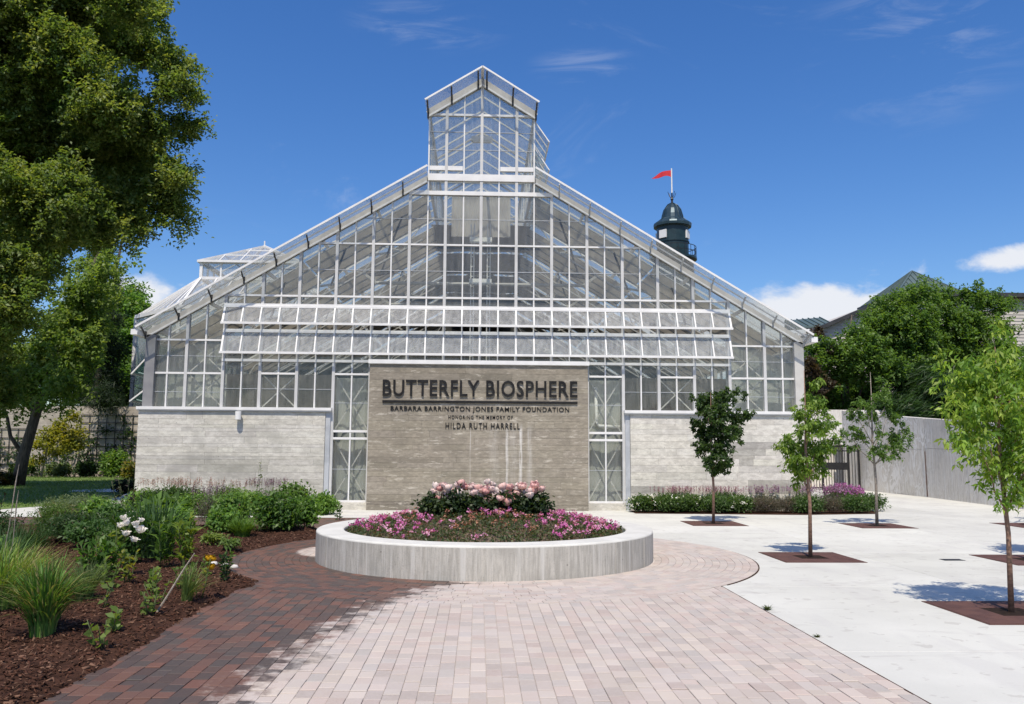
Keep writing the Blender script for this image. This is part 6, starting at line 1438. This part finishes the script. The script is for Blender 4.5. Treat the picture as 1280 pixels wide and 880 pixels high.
# dark green lighthouse like tower with a flag
lt = thing('lighthouse_tower', 'dark green round tower with domed roof and railing behind the glasshouse', 'tower', (14.3, 60, 0))
tx, ty = 14.3, 60
m = MB(); m.lathe([(2.3, 0), (1.5, 15.3), (1.5, 15.5), (1.75, 15.6), (1.75, 15.75), (1.1, 15.76)], tx, ty, 28); m.build('shaft', MAT['tower_green'], lt)
m = MB(); m.lathe([(1.16, 15.75), (1.16, 18.05), (1.22, 18.05), (1.24, 18.15), (0, 18.15)], tx, ty, 28); m.lathe([(1.18, 16.9), (1.22, 16.9), (1.22, 17.0), (1.18, 17.0)], tx, ty, 28); m.build('drum', MAT['tower_green'], lt)
m = MB(); m.lathe([(1.0, 18.10), (1.40, 18.12), (1.42, 18.30), (1.36, 18.42), (1.0, 18.62), (.80, 18.80), (.74, 19.1), (.62, 19.5), (.38, 19.82), (.12, 19.98), (0, 20.0)], tx, ty, 16)
d_ = m.build('dome', MAT['dome_green'], lt)
for i in range(8):
    a = R(22.5+45*i); q = MB(); q.tube([(tx+r_*math.cos(a), ty+r_*math.sin(a), z) for r_, z in ((1.42, 18.33), (1.02, 18.64), (.82, 18.82), (.76, 19.1), (.64, 19.5), (.40, 19.84), (.12, 20.0))], .03, 5); q.build('dome_rib', MAT['dome_green'], lt)
m = MB(); m.lathe([(0, 19.95), (.10, 20.0), (.07, 20.2), (.12, 20.3), (.06, 20.45), (.05, 20.85), (0, 20.85)], tx, ty, 12)
for i in range(4):
    a = R(45*i*2+20); m.tube([(tx, ty, 20.4), (tx+.22*math.cos(a), ty+.22*math.sin(a), 20.5), (tx+.36*math.cos(a), ty+.36*math.sin(a), 20.85)], .02, 5)
m.build('finial', MAT['black_metal'], lt)
m = MB(); m.tube([(tx, ty, 20.8), (tx, ty, 22.7)], [.055, .045], 8); m.build('flagpole', MAT['white_panel'], lt)
for a, w in ((-140, .62), (-34, .62), (60, .62), (150, .62)):
    t = R(a); m = MB(); c = Vector((tx+1.17*math.cos(t), ty+1.17*math.sin(t), 17.45)); tg = Vector((-math.sin(t), math.cos(t), 0))
    m.bar(c-tg*w/2, c+tg*w/2, .62, .08, (math.cos(t), math.sin(t), 0)) if False else m.bar(c-tg*w/2, c+tg*w/2, .10, .60, (0, 0, 1)); m.build('window_panel', MAT['white_panel'], lt)
m = MB()
for z in (16.15, 16.55): m.lathe([(1.68, z-.02), (1.72, z-.02), (1.72, z+.02), (1.68, z+.02), (1.68, z-.02)], tx, ty, 28)
for i in range(20): a = 2*PI*i/20; m.tube([(tx+1.7*math.cos(a), ty+1.7*math.sin(a), 15.7), (tx+1.7*math.cos(a), ty+1.7*math.sin(a), 16.55)], .022, 5)
m.build('railing', MAT['black_metal'], lt)
# waving pennant
V = []; F = []; n_ = 18
for i in range(n_+1):
    f = i/n_; x = tx-.05-1.45*f; yv = ty + .10*math.sin(f*7)*f; zc = 22.30 - .30*f + .10*math.sin(f*5.2); hw = (.24*(1-f**1.9)+.012)*(1-.18*math.sin(f*7))
    V += [(x, yv, zc-hw), (x, yv, zc+hw), (x, yv+.012, zc+hw), (x, yv+.012, zc-hw)]
for i in range(n_):
    b = 4*i
    for k in range(4): F.append((b+k, b+4+k, b+4+(k+1) % 4, b+(k+1) % 4))
m = MB(); m.add(V, F); fo = m.build('flag', MAT['flag_red'], None); tag(fo, 'small red pennant flag blowing left on the tower pole', 'flag')
# far belt of trees round the garden, beyond everything else
P = []
for k in range(150):
    a = R(-80 + 160*k/149.0); d = rng.uniform(120, 170); P.append((d*math.sin(a), d*math.cos(a), rng.uniform(1, 5), rng.uniform(3, 6)))
Q, S, k_ = clump_points(P, 12, 30, .5, .5); C = pal_cols(GREEN_MID, len(Q), .25)
o = emit('distant_trees', leaf_arrays(Q, 1.3, .6, C), MAT['leaf'], None, 'stuff'); tag(o, 'distant belt of green trees around the garden', 'trees')
